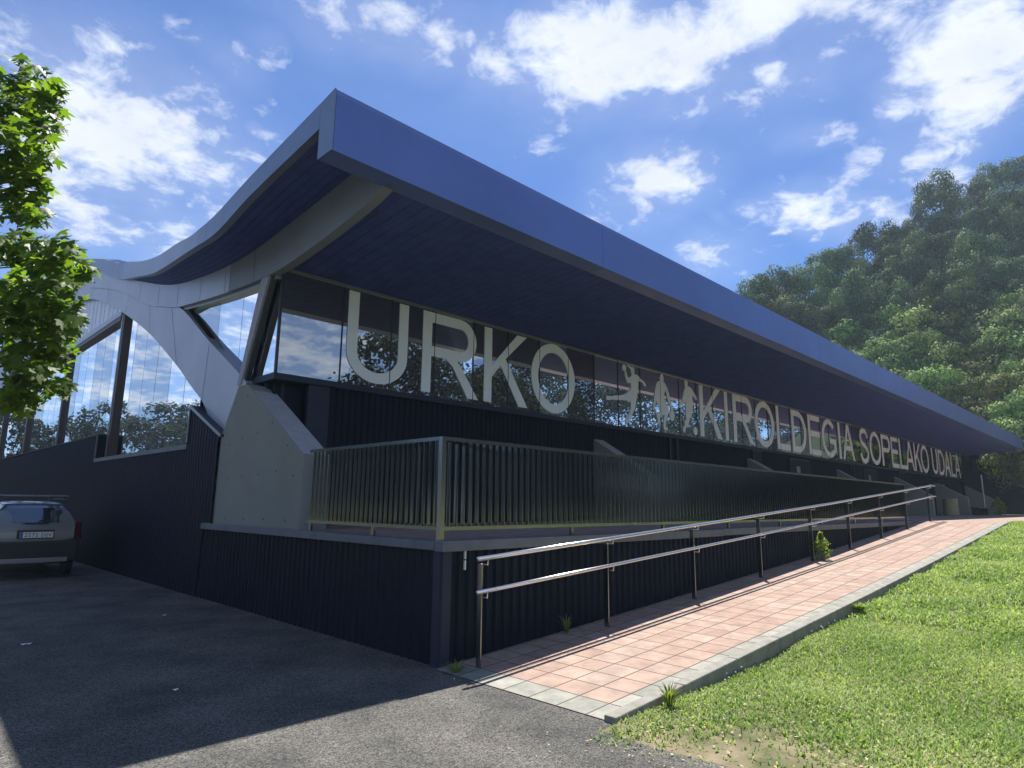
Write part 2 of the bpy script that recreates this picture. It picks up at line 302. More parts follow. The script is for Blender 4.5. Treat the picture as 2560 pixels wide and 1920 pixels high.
def paving(name, pinkfrac=True):
    """0.35 m slabs; object coordinates in metres; pale border slabs along the kerb and the start"""
    m = mat(name, (.4,.3,.25), .85, 0, .3); nt = m.node_tree; b = nt.nodes['Principled BSDF']; L = nt.links
    tcn = nt.nodes.new('ShaderNodeTexCoord'); sx = nt.nodes.new('ShaderNodeSeparateXYZ'); L.new(tcn.outputs['Object'], sx.inputs[0])
    def mm(op, a, b_=None, cl=False):
        n = nt.nodes.new('ShaderNodeMath'); n.operation = op; n.use_clamp = cl
        for i, v in enumerate((a, b_)):
            if v is None: continue
            if isinstance(v, (int, float)): n.inputs[i].default_value = v
            else: L.new(v, n.inputs[i])
        return n.outputs[0]
    T = .31
    ty = mm('DIVIDE', mm('ADD', sx.outputs[1], 2.2), T); tx = mm('DIVIDE', mm('ADD', sx.outputs[0], .05), T)
    def groove(t):
        f = mm('FRACT', t); d = mm('MINIMUM', f, mm('SUBTRACT', 1.0, f)); return mm('LESS_THAN', d, .024)
    g = mm('MAXIMUM', groove(tx), groove(ty))
    cell = nt.nodes.new('ShaderNodeCombineXYZ'); L.new(mm('FLOOR', tx), cell.inputs[0]); L.new(mm('FLOOR', ty), cell.inputs[1])
    wn_ = nt.nodes.new('ShaderNodeTexWhiteNoise'); wn_.noise_dimensions = '2D'; L.new(cell.outputs[0], wn_.inputs['Vector'])
    border = mm('MAXIMUM', mm('LESS_THAN', mm('FLOOR', ty), .5), mm('LESS_THAN', mm('FLOOR', tx), .5)) if pinkfrac else None
    rp = nt.nodes.new('ShaderNodeValToRGB'); e = rp.color_ramp.elements; e[0].color = (.315,.215,.175,1); e[1].color = (.365,.275,.23,1)
    e2 = rp.color_ramp.elements.new(.5); e2.color = (.34,.24,.195,1); L.new(wn_.outputs['Value'], rp.inputs[0])
    rb = nt.nodes.new('ShaderNodeValToRGB'); e = rb.color_ramp.elements; e[0].color = (.235,.235,.205,1); e[1].color = (.30,.295,.26,1); L.new(wn_.outputs['Value'], rb.inputs[0])
    c = rp.outputs[0]
    if border is not None:
        x = nt.nodes.new('ShaderNodeMix'); x.data_type = 'RGBA'; L.new(border, x.inputs[0]); L.new(c, x.inputs[6]); L.new(rb.outputs[0], x.inputs[7]); c = x.outputs[2]
    n = nt.nodes.new('ShaderNodeTexNoise'); n.inputs['Scale'].default_value = 5; n.inputs['Detail'].default_value = 9; n.inputs['Roughness'].default_value = .7; L.new(tcn.outputs['Object'], n.inputs['Vector'])
    r = nt.nodes.new('ShaderNodeValToRGB'); r.color_ramp.elements[0].color = (.70,.72,.70,1); r.color_ramp.elements[1].color = (1.1,1.08,1.06,1); r.color_ramp.elements[0].position = .33; r.color_ramp.elements[1].position = .62; L.new(n.outputs['Fac'], r.inputs[0])
    mu = nt.nodes.new('ShaderNodeMix'); mu.data_type = 'RGBA'; mu.blend_type = 'MULTIPLY'; mu.inputs[0].default_value = 1; L.new(c, mu.inputs[6]); L.new(r.outputs[0], mu.inputs[7])
    gx = nt.nodes.new('ShaderNodeMix'); gx.data_type = 'RGBA'; L.new(g, gx.inputs[0]); L.new(mu.outputs[2], gx.inputs[6]); gx.inputs[7].default_value = (.085,.065,.052,1); L.new(gx.outputs[2], b.inputs['Base Color'])
    bp = nt.nodes.new('ShaderNodeBump'); bp.inputs['Strength'].default_value = .6; bp.inputs['Distance'].default_value = .006
    L.new(mm('SUBTRACT', mm('MULTIPLY', n.outputs['Fac'], .4), g), bp.inputs['Height']); L.new(bp.outputs[0], b.inputs['Normal'])
    return m
m_asph = asphalt(); m_pave = paving('pink_paving'); m_pave2 = paving('terrace_paving', False)
m_lawn = mat('lawn_soil', (.05,.07,.02), .95, 0, .2, nscale=2.2, col2=(.25,.20,.135), bump=.5, bscale=30, detail=10)
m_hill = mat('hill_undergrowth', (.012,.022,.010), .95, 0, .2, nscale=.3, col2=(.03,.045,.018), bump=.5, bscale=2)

# ------------------------------------------------------------------ ground
def rz(x):            # height of the ramp and of the lawn's upper edge along the kerb
    if x <= 0: return 0.0
    return float(np.interp(x, [0, 2.2, 5.85, 10.1, 14.5, 18.6, 400], [0, .135, .36, .635, .945, 1.235, 1.235]))
S = 'structure'
m_mead = mat('meadow', (.05,.075,.022), .95, 0, .2, nscale=.2, namt=.3)
tag(MB().add([(-200,-200,-.03),(290,-200,-.03),(290,200,-.03),(-200,200,-.03)], [(0,1,2,3)]).build('ground', m_mead), kind=S)
tag(MB().add([(-45,-40,0),(-.2,-40,0),(-.2,60,0),(-45,60,0)], [(0,1,2,3)]).build('asphalt_yard', m_asph), kind=S)
mb = MB(); mb.add([(-.2,-40,0),(-.1,-40,0),(-.1,-2.2,-.002),(-.2,-2.2,0)], [(0,1,2,3)]); mb.add([(-.2,-2.2,0),(.3,-2.2,0),(.3,60,0),(-.2,60,0)], [(0,1,2,3)])
tag(mb.build('asphalt_margin', m_asph), kind=S)
# ramp path (object coords used by the slab pattern)
xs = [-.05, 2.2, 5.85, 10.1, 14.5, 18.6, 22, 30, 58]
mb = MB()
for a, b in zip(xs, xs[1:]):
    y0 = -2.07; mb.quad((a, y0, rz(a)+.006), (b, y0, rz(b)+.006), (b, -.0, rz(b)+.006), (a, -.0, rz(a)+.006))
tag(mb.build('ramp_path', m_pave), kind=S)
mb = MB(); mb.quad((18.6,0,1.241),(58,0,1.241),(58,4.85,1.241),(18.6,4.85,1.241)); mb.quad((19.9,-40,1.236),(58,-40,1.236),(58,-2.07,1.236),(20.6,-2.07,1.236))
mb.quad((49,4.85,1.239),(58,4.85,1.239),(58,30,1.239),(49,30,1.239))
tag(mb.build('plaza_paving', m_pave2), kind=S)
# kerb stones
m = 0; x = -.07
kerb = MB()
while x < 19.3:
    e = min(x + 1.0, 19.35); g = .006
    z0, z1 = rz(x), rz(e)
    kerb.hexa([(x+g,-2.19,z0-.30),(e-g,-2.19,z1-.30),(e-g,-2.075,z1-.30),(x+g,-2.075,z0-.30),(x+g,-2.19,z0+.05),(e-g,-2.19,z1+.05),(e-g,-2.075,z1+.05),(x+g,-2.075,z0+.05)])
    x = e
pts = [(19.35,-2.13),(19.8,-2.3),(20.0,-3.2),(20.1,-6),(20.2,-12)]
for (ax, ay), (bx, by) in zip(pts, pts[1:]):
    dx, dy = bx-ax, by-ay; l = math.hypot(dx, dy); nx, ny = -dy/l*.06, dx/l*.06
    kerb.hexa([(ax-nx,ay-ny,.95),(bx-nx,by-ny,.95),(bx+nx,by+ny,.95),(ax+nx,ay+ny,.95),(ax-nx,ay-ny,1.262),(bx-nx,by-ny,1.262),(bx+nx,by+ny,1.262),(ax+nx,ay+ny,1.262)])
tag(kerb.build('kerb', m_kerb, bevel=.012), kind=S)
# lawn sheet
def lawn_z(x, y):
    d = np.clip((-2.19 - y), 0, 60)
    base = np.interp(x, [-2, 0, .6, 2.2, 5.85, 10.1, 14.5, 18.6, 400], [.0, .0, .0, .012, .255, .575, .90, 1.21, 1.22])
    edge = np.clip((x + .35 + .10*np.sin(y*1.9) + .16*np.clip(-y-2.2, 0, 40)*0), 0, .5)*.06
    bump = .018*np.sin(x*2.3+y*1.7)*np.cos(y*2.9-x*.7)
    return base + edge + bump*np.clip(x, 0, 1) - .012
gx = np.concatenate([np.linspace(-.55, 20.0, 130)]); gy = np.concatenate([np.linspace(-2.19, -8, 50), np.linspace(-8.5, -40, 24)])
X_, Y_ = np.meshgrid(gx, gy, indexing='ij'); Z_ = lawn_z(X_, Y_)
V = np.stack([X_, Y_, Z_], -1).reshape(-1, 3); ny_ = len(gy)
I, J = np.meshgrid(np.arange(len(gx)-1), np.arange(ny_-1), indexing='ij'); q = (I*ny_+J).ravel()
F = np.stack([q, q+ny_, q+ny_+1, q+1], 1)
tag(fastmesh('lawn', V, F, 4, m_lawn, smooth=True), kind=S)
# grass blades
def blades(n, x0, x1, y0, y1, hmin, hmax, wmin, wmax, bare=True, seed=3, cell=None):
    r = np.random.RandomState(seed)
    x = r.uniform(x0, x1, n); y = r.uniform(y0, y1, n)
    if bare:
        nzv = .5+.5*np.sin(x*3.1+1.3*np.sin(y*2.7))*np.cos(y*3.7+1.1*np.sin(x*2.1))
        edge = np.clip((x+.3+.25*np.sin(y*2.3))/1.3, 0, 1)
        bare_c = np.exp(-(((x-.25)/.42)**2+((y+3.05)/.28)**2))
        clumpy = .5+.5*np.sin(x*17+3*np.sin(y*13))*np.sin(y*19+2*np.sin(x*11))
        p = np.clip(edge*1.25 - bare_c*.75 + (clumpy-.5)*.5*(1.2-edge) , 0.06, 1) * (.72+.28*nzv)
        k = r.rand(n) < p; x, y = x[k], y[k]; n = len(x)
    z = lawn_z(x, y)
    a = r.uniform(0, 2*np.pi, n); h = r.uniform(hmin, hmax, n)*(.7+.6*(.5+.5*np.sin(x*5.1)*np.cos(y*4.3))); w = r.uniform(wmin, wmax, n)
    lean = r.uniform(.35, 1.5, n)*h
    dx, dy = np.cos(a), np.sin(a); px, py = -dy*w, dx*w
    b = np.stack([x, y, z], 1)
    v0 = b + np.stack([px, py, 0*x], 1)*.5; v1 = b - np.stack([px, py, 0*x], 1)*.5
    mid = b + np.stack([dx*lean*.35, dy*lean*.35, h*.65], 1)
    v2 = mid - np.stack([px, py, 0*x], 1)*.55; v3 = mid + np.stack([px, py, 0*x], 1)*.55
    t = b + np.stack([dx*lean, dy*lean, h], 1)
    v4 = t - np.stack([px, py, 0*x], 1)*.12; v5 = t + np.stack([px, py, 0*x], 1)*.12
    V = np.stack([v0, v1, v2, v3, v4, v5], 1).reshape(-1, 3)
    o = np.arange(n)*6
    F = np.concatenate([np.stack([o, o+1, o+2, o+3], 1), np.stack([o+3, o+2, o+4, o+5], 1)])
    tone = np.clip(np.where(r.rand(n) < .06, 1.6, 0)+r.rand(n)**1.7 + .25*np.sin(x*2.3)*np.cos(y*3.1), 0, 1)
    return V, F, np.repeat(tone, 6)
sets = [blades(120000, -.45, 5, -6.2, -2.2, .012, .040, .004, .012, seed=1), blades(80000, 5, 20, -5.4, -2.2, .03, .075, .008, .02, seed=2),
        blades(26000, -.4, 20, -14, -5.6, .04, .08, .012, .03, seed=4)]
sets.append(blades(9000, -.4, 9, -6.0, -2.2, .010, .028, .014, .030, seed=8))
Vs, Fs, Ts, o = [], [], [], 0
for v, f, t in sets: Vs.append(v); Fs.append(f+o); Ts.append(t); o += len(v)
tag(fastmesh('grass', np.concatenate(Vs), np.concatenate(Fs), 4, m_grass, cattr=np.concatenate(Ts)),
    'short sunlit green lawn grass with broad leaves and thin patches', 'grass', kind='stuff')
# hill terrain behind the hall
def hill_z(x, y):
    s = (x+4.3)*.9703+(y+5.3)*.2419
    t = (y+5.3)/(x+4.3)
    return np.minimum(1.2 + .66*np.clip(s-60, 0, 75), np.interp(t, [-.25, -.10, 0, .15, .22, .30, .38, .47, .6], [2, 12, 42, 37, 30, 22, 16, 12, 3]))
gx = np.linspace(56, 200, 60); gy = np.linspace(-60, 120, 70)
X_, Y_ = np.meshgrid(gx, gy, indexing='ij'); Z_ = hill_z(X_, Y_)+.4*np.sin(X_*.5)*np.cos(Y_*.43)*np.clip(X_-62, 0, 1)
Z_ = np.where(X_ < 57, 1.1, Z_)
V = np.stack([X_, Y_, Z_], -1).reshape(-1, 3); ny_ = len(gy)
I, J = np.meshgrid(np.arange(len(gx)-1), np.arange(ny_-1), indexing='ij'); q = (I*ny_+J).ravel(); F = np.stack([q, q+ny_, q+ny_+1, q+1], 1)
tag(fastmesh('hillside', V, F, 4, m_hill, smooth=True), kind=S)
tag(MB().quad((57.9,-40,1.262),(66,-40,1.262),(66,14,1.262),(57.9,14,1.262)).build('far_lawn', m_lawn), kind=S)
r_ = np.random.RandomState(9); n = 16000
x = r_.uniform(58, 66, n); y = r_.uniform(-6, 10, n); a = r_.uniform(0, 6.28, n); h = r_.uniform(.08, .3, n); w = .09
b = np.stack([x, y, 0*x+1.262], 1); dx = np.stack([np.cos(a)*w, np.sin(a)*w, 0*x], 1); up = np.stack([np.sin(a)*h*.5, np.cos(a)*h*.5, h], 1)
V = np.stack([b-dx, b+dx, b+up+dx*.3, b+up-dx*.3], 1).reshape(-1, 3)
tag(fastmesh('rough_grass', V, np.arange(4*n).reshape(-1, 4), 4, m_grass, cattr=np.repeat(r_.rand(n), 4)), 'patchy green grass strip under the trees beyond the hall', 'grass', kind='stuff')

# ------------------------------------------------------------------ terrace plinth
ZT = 1.24
def corrug(axis, const, a0, a1, z0f, z1f, pitch=.134, depth=.032, outward=-1):
    """standing-rib cladding sheet; axis 'x': runs along x on plane y=const (outward -y); axis 'y': runs along y on plane x=const (outward -x)"""
    mb = MB(); prof = []
    n = int((a1-a0)/pitch)
    for i in range(n+1):
        s = a0+i*pitch
        for d, h in ((0, 0), (.018, 1), (.050, 1), (.056, 0)):
            if s+d*1.0 <= a1: prof.append((s+d, h))
    prof.append((a1, 0)) if prof[-1][0] < a1-.001 else None
    vs = []
    for s, h in prof:
        c = const + outward*h*depth
        for z in (z0f(s), z1f(s)): vs.append((s, c, z) if axis == 'x' else (c, s, z))
    fs = [(2*i, 2*i+2, 2*i+3, 2*i+1) for i in range(len(prof)-1)]
    mb.add(vs, fs); return mb
ter = empty('terrace_plinth', (0,0,0), 'dark ribbed plinth carrying the paved terrace between gravelly yard and ramp', 'terrace')
corrug('x', .045, .10, 18.4, lambda s: rz(s)-.05, lambda s: ZT-.115 if True else 0).build('front_cladding', m_clad, ter)
corrug('y', .045, .10, 6.9, lambda s: -.03, lambda s: ZT-.105, outward=-1, depth=.018).build('side_cladding', m_clad, ter)
mb = MB(); mb.box(.004,.10,.002,.10,-.03,ZT-.115); mb.box(-.004,.004,.015,.13,-.03,ZT-.115); mb.box(.015,.13,-.004,.002,-.03,ZT-.115); mb.build('corner_flashing', m_clad2, ter)
mb = MB(); mb.box(-.02,6.0,-.03,.10,ZT-.115,ZT-.005); mb.build('edge_trim', m_trim, ter, bevel=.006)
mb = MB(); mb.box(6.0,18.9,-.03,.10,ZT-.105,ZT+.004); mb.build('edge_trim', m_trim, ter, bevel=.006)
mb = MB(); mb.box(-.03,.10,.10,6.55,ZT-.105,ZT-.01); mb.build('edge_trim', m_trim, ter, bevel=.006)
mb = MB(); mb.box(.10,18.6,.10,4.80,ZT-.20,ZT-.012); mb.build('terrace_slab', m_pave2, ter)
for z0 in (.93, 1.04):
    h = MB(); h.box(.305,.322,-.012,.010,z0,z0+.095); h.build('hinge', m_white, ter)
c = MB(); c.box(.10,.36,.13,.16,.97,1.0)

# ------------------------------------------------------------------ sports hall
hall = empty('sports_hall', (0,0,0), 'dark sports hall with sweeping blue roof, long lettered window band and arched gable', 'building')
YG = 4.84; XG = .3; XE = 52.8; BS = 8.8
# lower facade wall, ribbed
corrug('x', YG+.05, 1.33, XE-.9, lambda s: ZT-.02, lambda s: 3.62, depth=.03).build('facade_cladding', m_clad, hall)
mb = MB(); mb.box(.92,1.33,YG+.015,YG+.10,ZT-.02,3.60); mb.build('corner_panel', m_clad2, hall)
mb = MB(); mb.box(.92,1.0,YG+.10,YG+1.5,ZT-.02,3.60); mb.build('corner_return', m_clad, hall)
corrug('y', .42, YG+.25, 6.4, lambda s: ZT, lambda s: 3.64, depth=.02).build('side_cladding', m_clad, hall)
mb = MB(); mb.box(.42,.92,YG+.24,YG+.26,ZT,3.62); mb.box(.40,.44,YG+.22,YG+.30,ZT,3.62); mb.build('recess_panel', m_clad, hall)
mb = MB(); mb.box(.36,.42,YG+.42,YG+.52,2.2,3.62); mb.build('downpipe', m_clad2, hall)
mb = MB(); mb.box(.52,.56,YG+.18,YG+.24,1.5,3.62); mb.build('downpipe', m_clad2, hall)
mb = MB(); mb.box(XG-.03,XE,YG-.035,YG+.10,3.60,3.705); mb.box(XG-.03,XG+.10,YG+.10,6.2,3.60,3.70); mb.box(XG+.1,.95,YG+.10,YG+1.4,3.60,3.64); mb.build('window_sill', m_clad2, hall)
mb = MB(); mb.box(XG-.02,XE,YG-.03,YG+.06,5.485,5.535); mb.build('window_head', m_lframe, hall)
# window band
band = MB(); band.box(XE,XE+.02,YG-.01,YG+.04,3.71,5.485)
wb = band.build('window_band', m_frame, hall)
xs = [XG] + [1.48+1.0545*i for i in range(49)]
xs = [v for v in xs if v < XE-.2] + [XE]
for a, b in zip(xs, xs[1:]):
    t1, t2 = rnd.uniform(-.0012,.0012), rnd.uniform(-.0012,.0012)
    g = .012; p = MB()
    p.add([(a+g,YG+t1,3.71),(b-g,YG-t1,3.71),(b-g,YG-t1+t2,5.48),(a+g,YG+t1+t2,5.48)], [(0,1,2,3)]); p.build('pane', m_glass, wb)
for x in xs[1:-1]: MB().box(x-.009,x+.009,YG-.0165,YG+.05,3.71,5.48).build('mullion', m_frame, wb)
MB().box(XG-.015,XG+.028,YG-.012,YG+.03,3.71,5.48).build('corner_post', m_frame, wb)
mb = MB(); mb.quad((XG,YG+.06,3.6),(XE,YG+.06,3.6),(XE,YG+.06,5.5),(XG,YG+.06,5.5)); mb.build('backing', m_frame, wb)

# letters ---------------------------------------------------------------------
def arc(cx, cy, rx, ry, a0, a1, n=20): return [(cx+rx*math.cos(math.radians(a0+(a1-a0)*i/n)), cy+ry*math.sin(math.radians(a0+(a1-a0)*i/n))) for i in range(n+1)]
def glyph(ch, w, h, t):
    th = t*.92
    if ch == 'I': return [[(0,0),(w,0),(w,h),(0,h)]]
    if ch == 'L': return [[(0,0),(w,0),(w,th),(t,th),(t,h),(0,h)]]
    if ch == 'E': return [[(0,0),(w,0),(w,th),(t,th),(t,h*.46),(w*.92,h*.46),(w*.92,h*.46+th),(t,h*.46+th),(t,h-th),(w*.97,h-th),(w*.97,h),(0,h)]]
    if ch == 'U':
        r = w/2; ry = min(.34*h, w*.55)
        return [[(0,h),(0,ry)] + arc(r, ry, r, ry, 180, 360) + [(w,h),(w-t,h)] + arc(r, ry, r-t, ry-th, 360, 180) + [(t,h)]]
    if ch == 'O': return [arc(w/2,h/2,w/2,h/2+.02,0,360,48)[:-1], arc(w/2,h/2,w/2-t,h/2+.02-th,0,360,48)[:-1]]
    if ch == 'D':
        rx = w*.55
        o_ = [(0,0),(w-rx,0)] + arc(w-rx,h/2,rx,h/2,-90,90,24) + [(0,h)]
        i_ = [(t,th),(w-rx,th)] + arc(w-rx,h/2,rx-t,h/2-th,-90,90,24) + [(t,h-th)]
        return [o_, i_]
    if ch in 'PR':
        m0 = .45*h; rb = (h-m0)/2; rx = min(rb*1.0, w*.4)
        hole = [(t,m0+th),(w*.95-rx,m0+th)] + arc(w*.95-rx,m0+rb,rx-t,rb-th,-90,90,16) + [(t,h-th)]
        if ch == 'P': return [[(0,0),(t,0),(t,m0),(w*.95-rx,m0)] + arc(w*.95-rx,m0+rb,rx,rb,-90,90,16) + [(0,h)], hole]
        return [[(0,0),(t,0),(t,m0),(w*.40,m0),(w*.52,m0-.08*h),(w-t*1.3,0),(w,0),(w*.66,.40*h),(w*.60,m0)] + arc(w*.95-rx,m0+rb,rx,rb,-82,90,16) + [(0,h)], hole]
    if ch == 'K': return [[(0,0),(t,0),(t,.34*h),(w*.36,.52*h),(w-t*1.3,0),(w,0),(w*.47,.62*h),(w*.97,h),(w*.97-t*1.35,h),(t,.50*h),(t,h),(0,h)]]
    if ch == 'A':
        s = t*1.02; c = w/2; cb = .27*h
        def xl(z, off): return (c-s*.58)*z/h + off
        o_ = [(0,0),(s,0),(xl(cb,s),cb),(w-xl(cb,s),cb),(w-s,0),(w,0),(c+s*.58,h),(c-s*.58,h)]
        z1 = cb+th; za = h*.86
        i_ = [(xl(z1,s),z1),(w-xl(z1,s),z1),(c,za)]
        return [o_, i_]
    if ch == 'G':
        rx, ry = w/2, h/2+.02; c = (w/2, h/2)
        o_ = arc(*c, rx, ry, 42, 318, 34); i_ = arc(*c, rx-t, ry-th, 318, 42, 34)
        return [o_ + [(w*.97, h*.12),(w*.97,h*.50),(w*.52,h*.50),(w*.52,h*.50-th),(w*.97-t,h*.50-th),(w*.97-t,h*.20)] + [p for p in i_ if not (p[0] > w*.75 and p[1] < h*.3)]]
    if ch == 'S':
        cl = cr([(.90,.76),(.80,.90),(.50,.955),(.20,.88),(.13,.74),(.25,.60),(.55,.50),(.82,.38),(.88,.25),(.76,.11),(.48,.045),(.18,.11),(.09,.27)], 5)
        cl = [(x*w, y*h) for x, y in cl]; l, r = [], []
        for i, p in enumerate(cl):
            a, b = cl[max(i-1,0)], cl[min(i+1,len(cl)-1)]; dx, dy = b[0]-a[0], b[1]-a[1]; d = math.hypot(dx, dy) or 1; k = t*.46
            l.append((p[0]-dy/d*k, p[1]+dx/d*k)); r.append((p[0]+dy/d*k, p[1]-dx/d*k))
        return [l + r[::-1]]
LET = [('U',1.58,2.92,.22),('R',3.28,4.80,.23),('K',4.96,6.34,.23),('O',6.46,8.06,.24),
 ('K',14.32,15.78,.24),('I',16.01,16.25,.24),('R',16.61,18.17,.24),('O',18.27,19.96,.24),('L',20.19,21.40,.24),('D',21.63,23.10,.24),('E',23.35,24.72,.24),('G',24.88,26.62,.24),('I',26.93,27.17,.24),('A',27.40,29.03,.24),
 ('S',29.84,31.22,.24),('O',31.40,33.20,.24),('P',33.38,34.98,.24),('E',35.08,36.47,.24),('L',36.64,37.86,.24),('A',37.86,39.60,.24),('K',39.72,41.25,.24),('O',41.22,43.05,.24),
 ('U',43.92,45.35,.24),('D',45.66,47.20,.24),('A',47.30,48.95,.24),('L',49.15,50.25,.24),('A',50.35,52.0,.24)]
for ch, a, b, t in LET:
    rings = [[(a+p[0], 3.785+p[1]) for p in r] for r in glyph(ch, b-a, 1.665, t)]
    MB().prism(rings, 1, YG-.014, YG-.006).build('letter', m_letter, wb)
FIG1 = [(10.234, 5.262), (10.299, 5.272), (10.347, 5.164), (10.417, 5.082), (10.557, 5.18), (10.579, 5.214), (10.54, 5.286), (10.537, 5.347), (10.485, 5.37), (10.408, 5.412), (10.357, 5.443), (10.397, 5.462), (10.489, 5.456), (10.554, 5.428), (10.621, 5.446), (10.686, 5.425), (10.718, 5.36), (10.708, 5.296), (10.692, 5.239), (10.827, 5.251), (10.933, 5.204), (11.039, 5.141), (11.148, 5.117), (11.242, 5.059), (11.289, 4.995), (11.237, 4.956), (11.169, 4.978), (11.09, 5.07), (10.927, 5.07), (10.886, 5.056), (10.88, 4.931), (10.855, 4.787), (10.814, 4.642), (10.774, 4.514), (10.737, 4.402), (10.692, 4.266), (10.622, 4.175), (10.552, 4.061), (10.497, 3.987), (10.404, 3.925), (10.324, 3.842), (10.271, 3.796), (10.226, 3.811), (10.249, 3.895), (10.305, 4.035), (10.383, 4.058), (10.438, 4.14), (10.482, 4.281), (10.502, 4.45), (10.358, 4.421), (10.308, 4.45), (10.015, 4.422), (9.643, 4.394), (9.545, 4.368), (9.371, 4.347), (9.374, 4.453), (9.548, 4.475), (9.657, 4.484), (9.769, 4.525), (9.994, 4.546), (10.224, 4.613), (10.355, 4.676), (10.449, 4.757), (10.511, 4.819), (10.522, 4.966), (10.391, 4.94), (10.34, 4.963), (10.291, 5.048), (10.244, 5.164)]
FIG2 = [(12.065, 5.446), (12.185, 5.464), (12.225, 5.395), (12.226, 5.296), (12.217, 5.246), (12.304, 5.2), (12.404, 5.107), (12.471, 4.967), (12.552, 4.812), (12.618, 4.638), (12.684, 4.481), (12.738, 4.355), (12.777, 4.243), (12.74, 4.149), (12.645, 4.102), (12.554, 4.123), (12.5, 4.215), (12.506, 4.314), (12.588, 4.404), (12.563, 4.5), (12.48, 4.622), (12.412, 4.745), (12.361, 4.903), (12.306, 4.995), (12.24, 4.888), (12.217, 4.754), (12.286, 4.648), (12.385, 4.562), (12.454, 4.455), (12.431, 4.322), (12.363, 4.201), (12.293, 4.032), (12.27, 3.901), (12.371, 3.838), (12.398, 3.8), (12.308, 3.787), (12.162, 3.811), (12.141, 3.953), (12.181, 4.134), (12.232, 4.252), (12.097, 4.222), (11.993, 4.187), (11.972, 4.081), (11.99, 3.987), (11.95, 3.935), (11.866, 3.991), (11.814, 4.097), (11.786, 4.269), (11.897, 4.297), (12.031, 4.335), (11.962, 4.416), (11.852, 4.532), (11.776, 4.619), (11.735, 4.486), (11.729, 4.374), (11.697, 4.32), (11.613, 4.338), (11.618, 4.441), (11.654, 4.589), (11.692, 4.753), (11.744, 4.92), (11.811, 5.091), (11.889, 5.199), (12.009, 5.241), (12.0, 5.346)]
FIG3 = [(13.499, 5.48), (13.598, 5.477), (13.636, 5.413), (13.618, 5.306), (13.766, 5.292), (13.879, 5.238), (13.99, 5.148), (14.102, 5.057), (14.187, 4.98), (14.158, 4.91), (14.09, 4.916), (14.012, 4.993), (13.898, 5.049), (13.874, 4.959), (13.913, 4.808), (13.88, 4.614), (13.816, 4.435), (13.774, 4.32), (13.69, 4.303), (13.633, 4.195), (13.575, 4.088), (13.552, 3.993), (13.473, 4.02), (13.403, 3.955), (13.36, 3.809), (13.297, 3.82), (13.232, 3.889), (13.294, 3.995), (13.38, 4.07), (13.337, 4.15), (13.374, 4.212), (13.455, 4.211), (13.452, 4.397), (13.444, 4.599), (13.44, 4.803), (13.397, 4.747), (13.294, 4.667), (13.195, 4.622), (13.031, 4.539), (13.002, 4.583), (13.103, 4.67), (13.236, 4.745), (13.294, 4.887), (13.354, 5.048), (13.428, 5.177), (13.472, 5.235), (13.441, 5.351), (13.454, 5.439)]
for f in (FIG1, FIG2, FIG3): MB().prism([f], 1, YG-.014, YG-.006).build('athlete_silhouette', m_letter, wb)
MB().prism([arc(10.215,5.35,.093,.097,0,360,24)[:-1]], 1, YG-.0142, YG-.0062).build('ball_silhouette', m_letter, wb)
MB().prism([arc(14.0,3.92,.135,.135,0,360,24)[:-1]], 1, YG-.014, YG-.006).build('ball_silhouette', m_letter, wb)

# doors on the lower facade
for x0, x1, z1 in ((18.0,18.6,3.6),(21.2,23.1,3.5),(30.1,32.0,3.5),(36.1,37.3,3.6),(45.5,47.5,3.5)):
    d = MB(); d.box(x0,x1,YG-.03,YG+.02,ZT,z1-.06); dd = d.build('door', m_clad, hall)
    f = MB(); f.box(x0-.06,x0,YG-.045,YG+.02,ZT,z1); f.box(x1,x1+.06,YG-.045,YG+.02,ZT,z1); f.box(x0,x1,YG-.045,YG+.02,z1-.06,z1); f.build('door_frame', m_clad2, dd)
    if x1-x0 > 1.5:
        s = MB(); s.box(x0+.6,x0+.95,YG-.038,YG-.031,2.95,3.2); s.build('door_notice', m_lframe, dd)
        s = MB(); s.box(x0+.8,x0+1.1,YG-.042,YG-.031,2.25,2.30); s.build('door_handle', m_steel, dd)
for x in (12.4, 12.8, 28.2, 28.6): MB().box(x,x+.08,YG-.045,YG+.01,ZT,3.6).build('downpipe', m_clad2, hall)
# concrete buttresses
for i in range(7):
    x0 = .05 + BS*i; 
    pr = [(3.19,ZT-.03),(3.19,2.27),(5.33,3.54),(5.66,3.54),(6.22,2.72),(6.28,ZT-.03)] if i == 0 else [(3.19,ZT-.03),(3.19,2.27),(5.15,3.43),(5.15,ZT-.03)]
    b = MB().prism([pr], 0, x0, x0+.43).build('buttress', m_conc, hall, bevel=.012)
    cap = MB(); cap.add([(x0+.012,3.20,2.281),(x0+.418,3.20,2.281),(x0+.418,5.10,3.408),(x0+.012,5.10,3.408)], [(0,1,2,3)]); cap.build('sloped_cap', m_conctop, b)
    if i == 0:
        hl = MB()
        for (yy, zz_) in [(3.45,1.98),(4.0,2.06),(4.6,2.02),(5.2,2.0),(5.75,1.98),(4.25,2.80),(4.75,2.68),(5.3,2.62),(5.8,2.55),(5.25,3.32),(5.7,3.25),(3.6,1.35),(4.3,1.35),(5.0,1.34),(5.7,1.33),(3.7,2.42)]:
            hl.tube([(x0-.003,yy,zz_),(x0+.01,yy,zz_)], .014, 8)
        hl.build('tie_hole', m_hole, b)

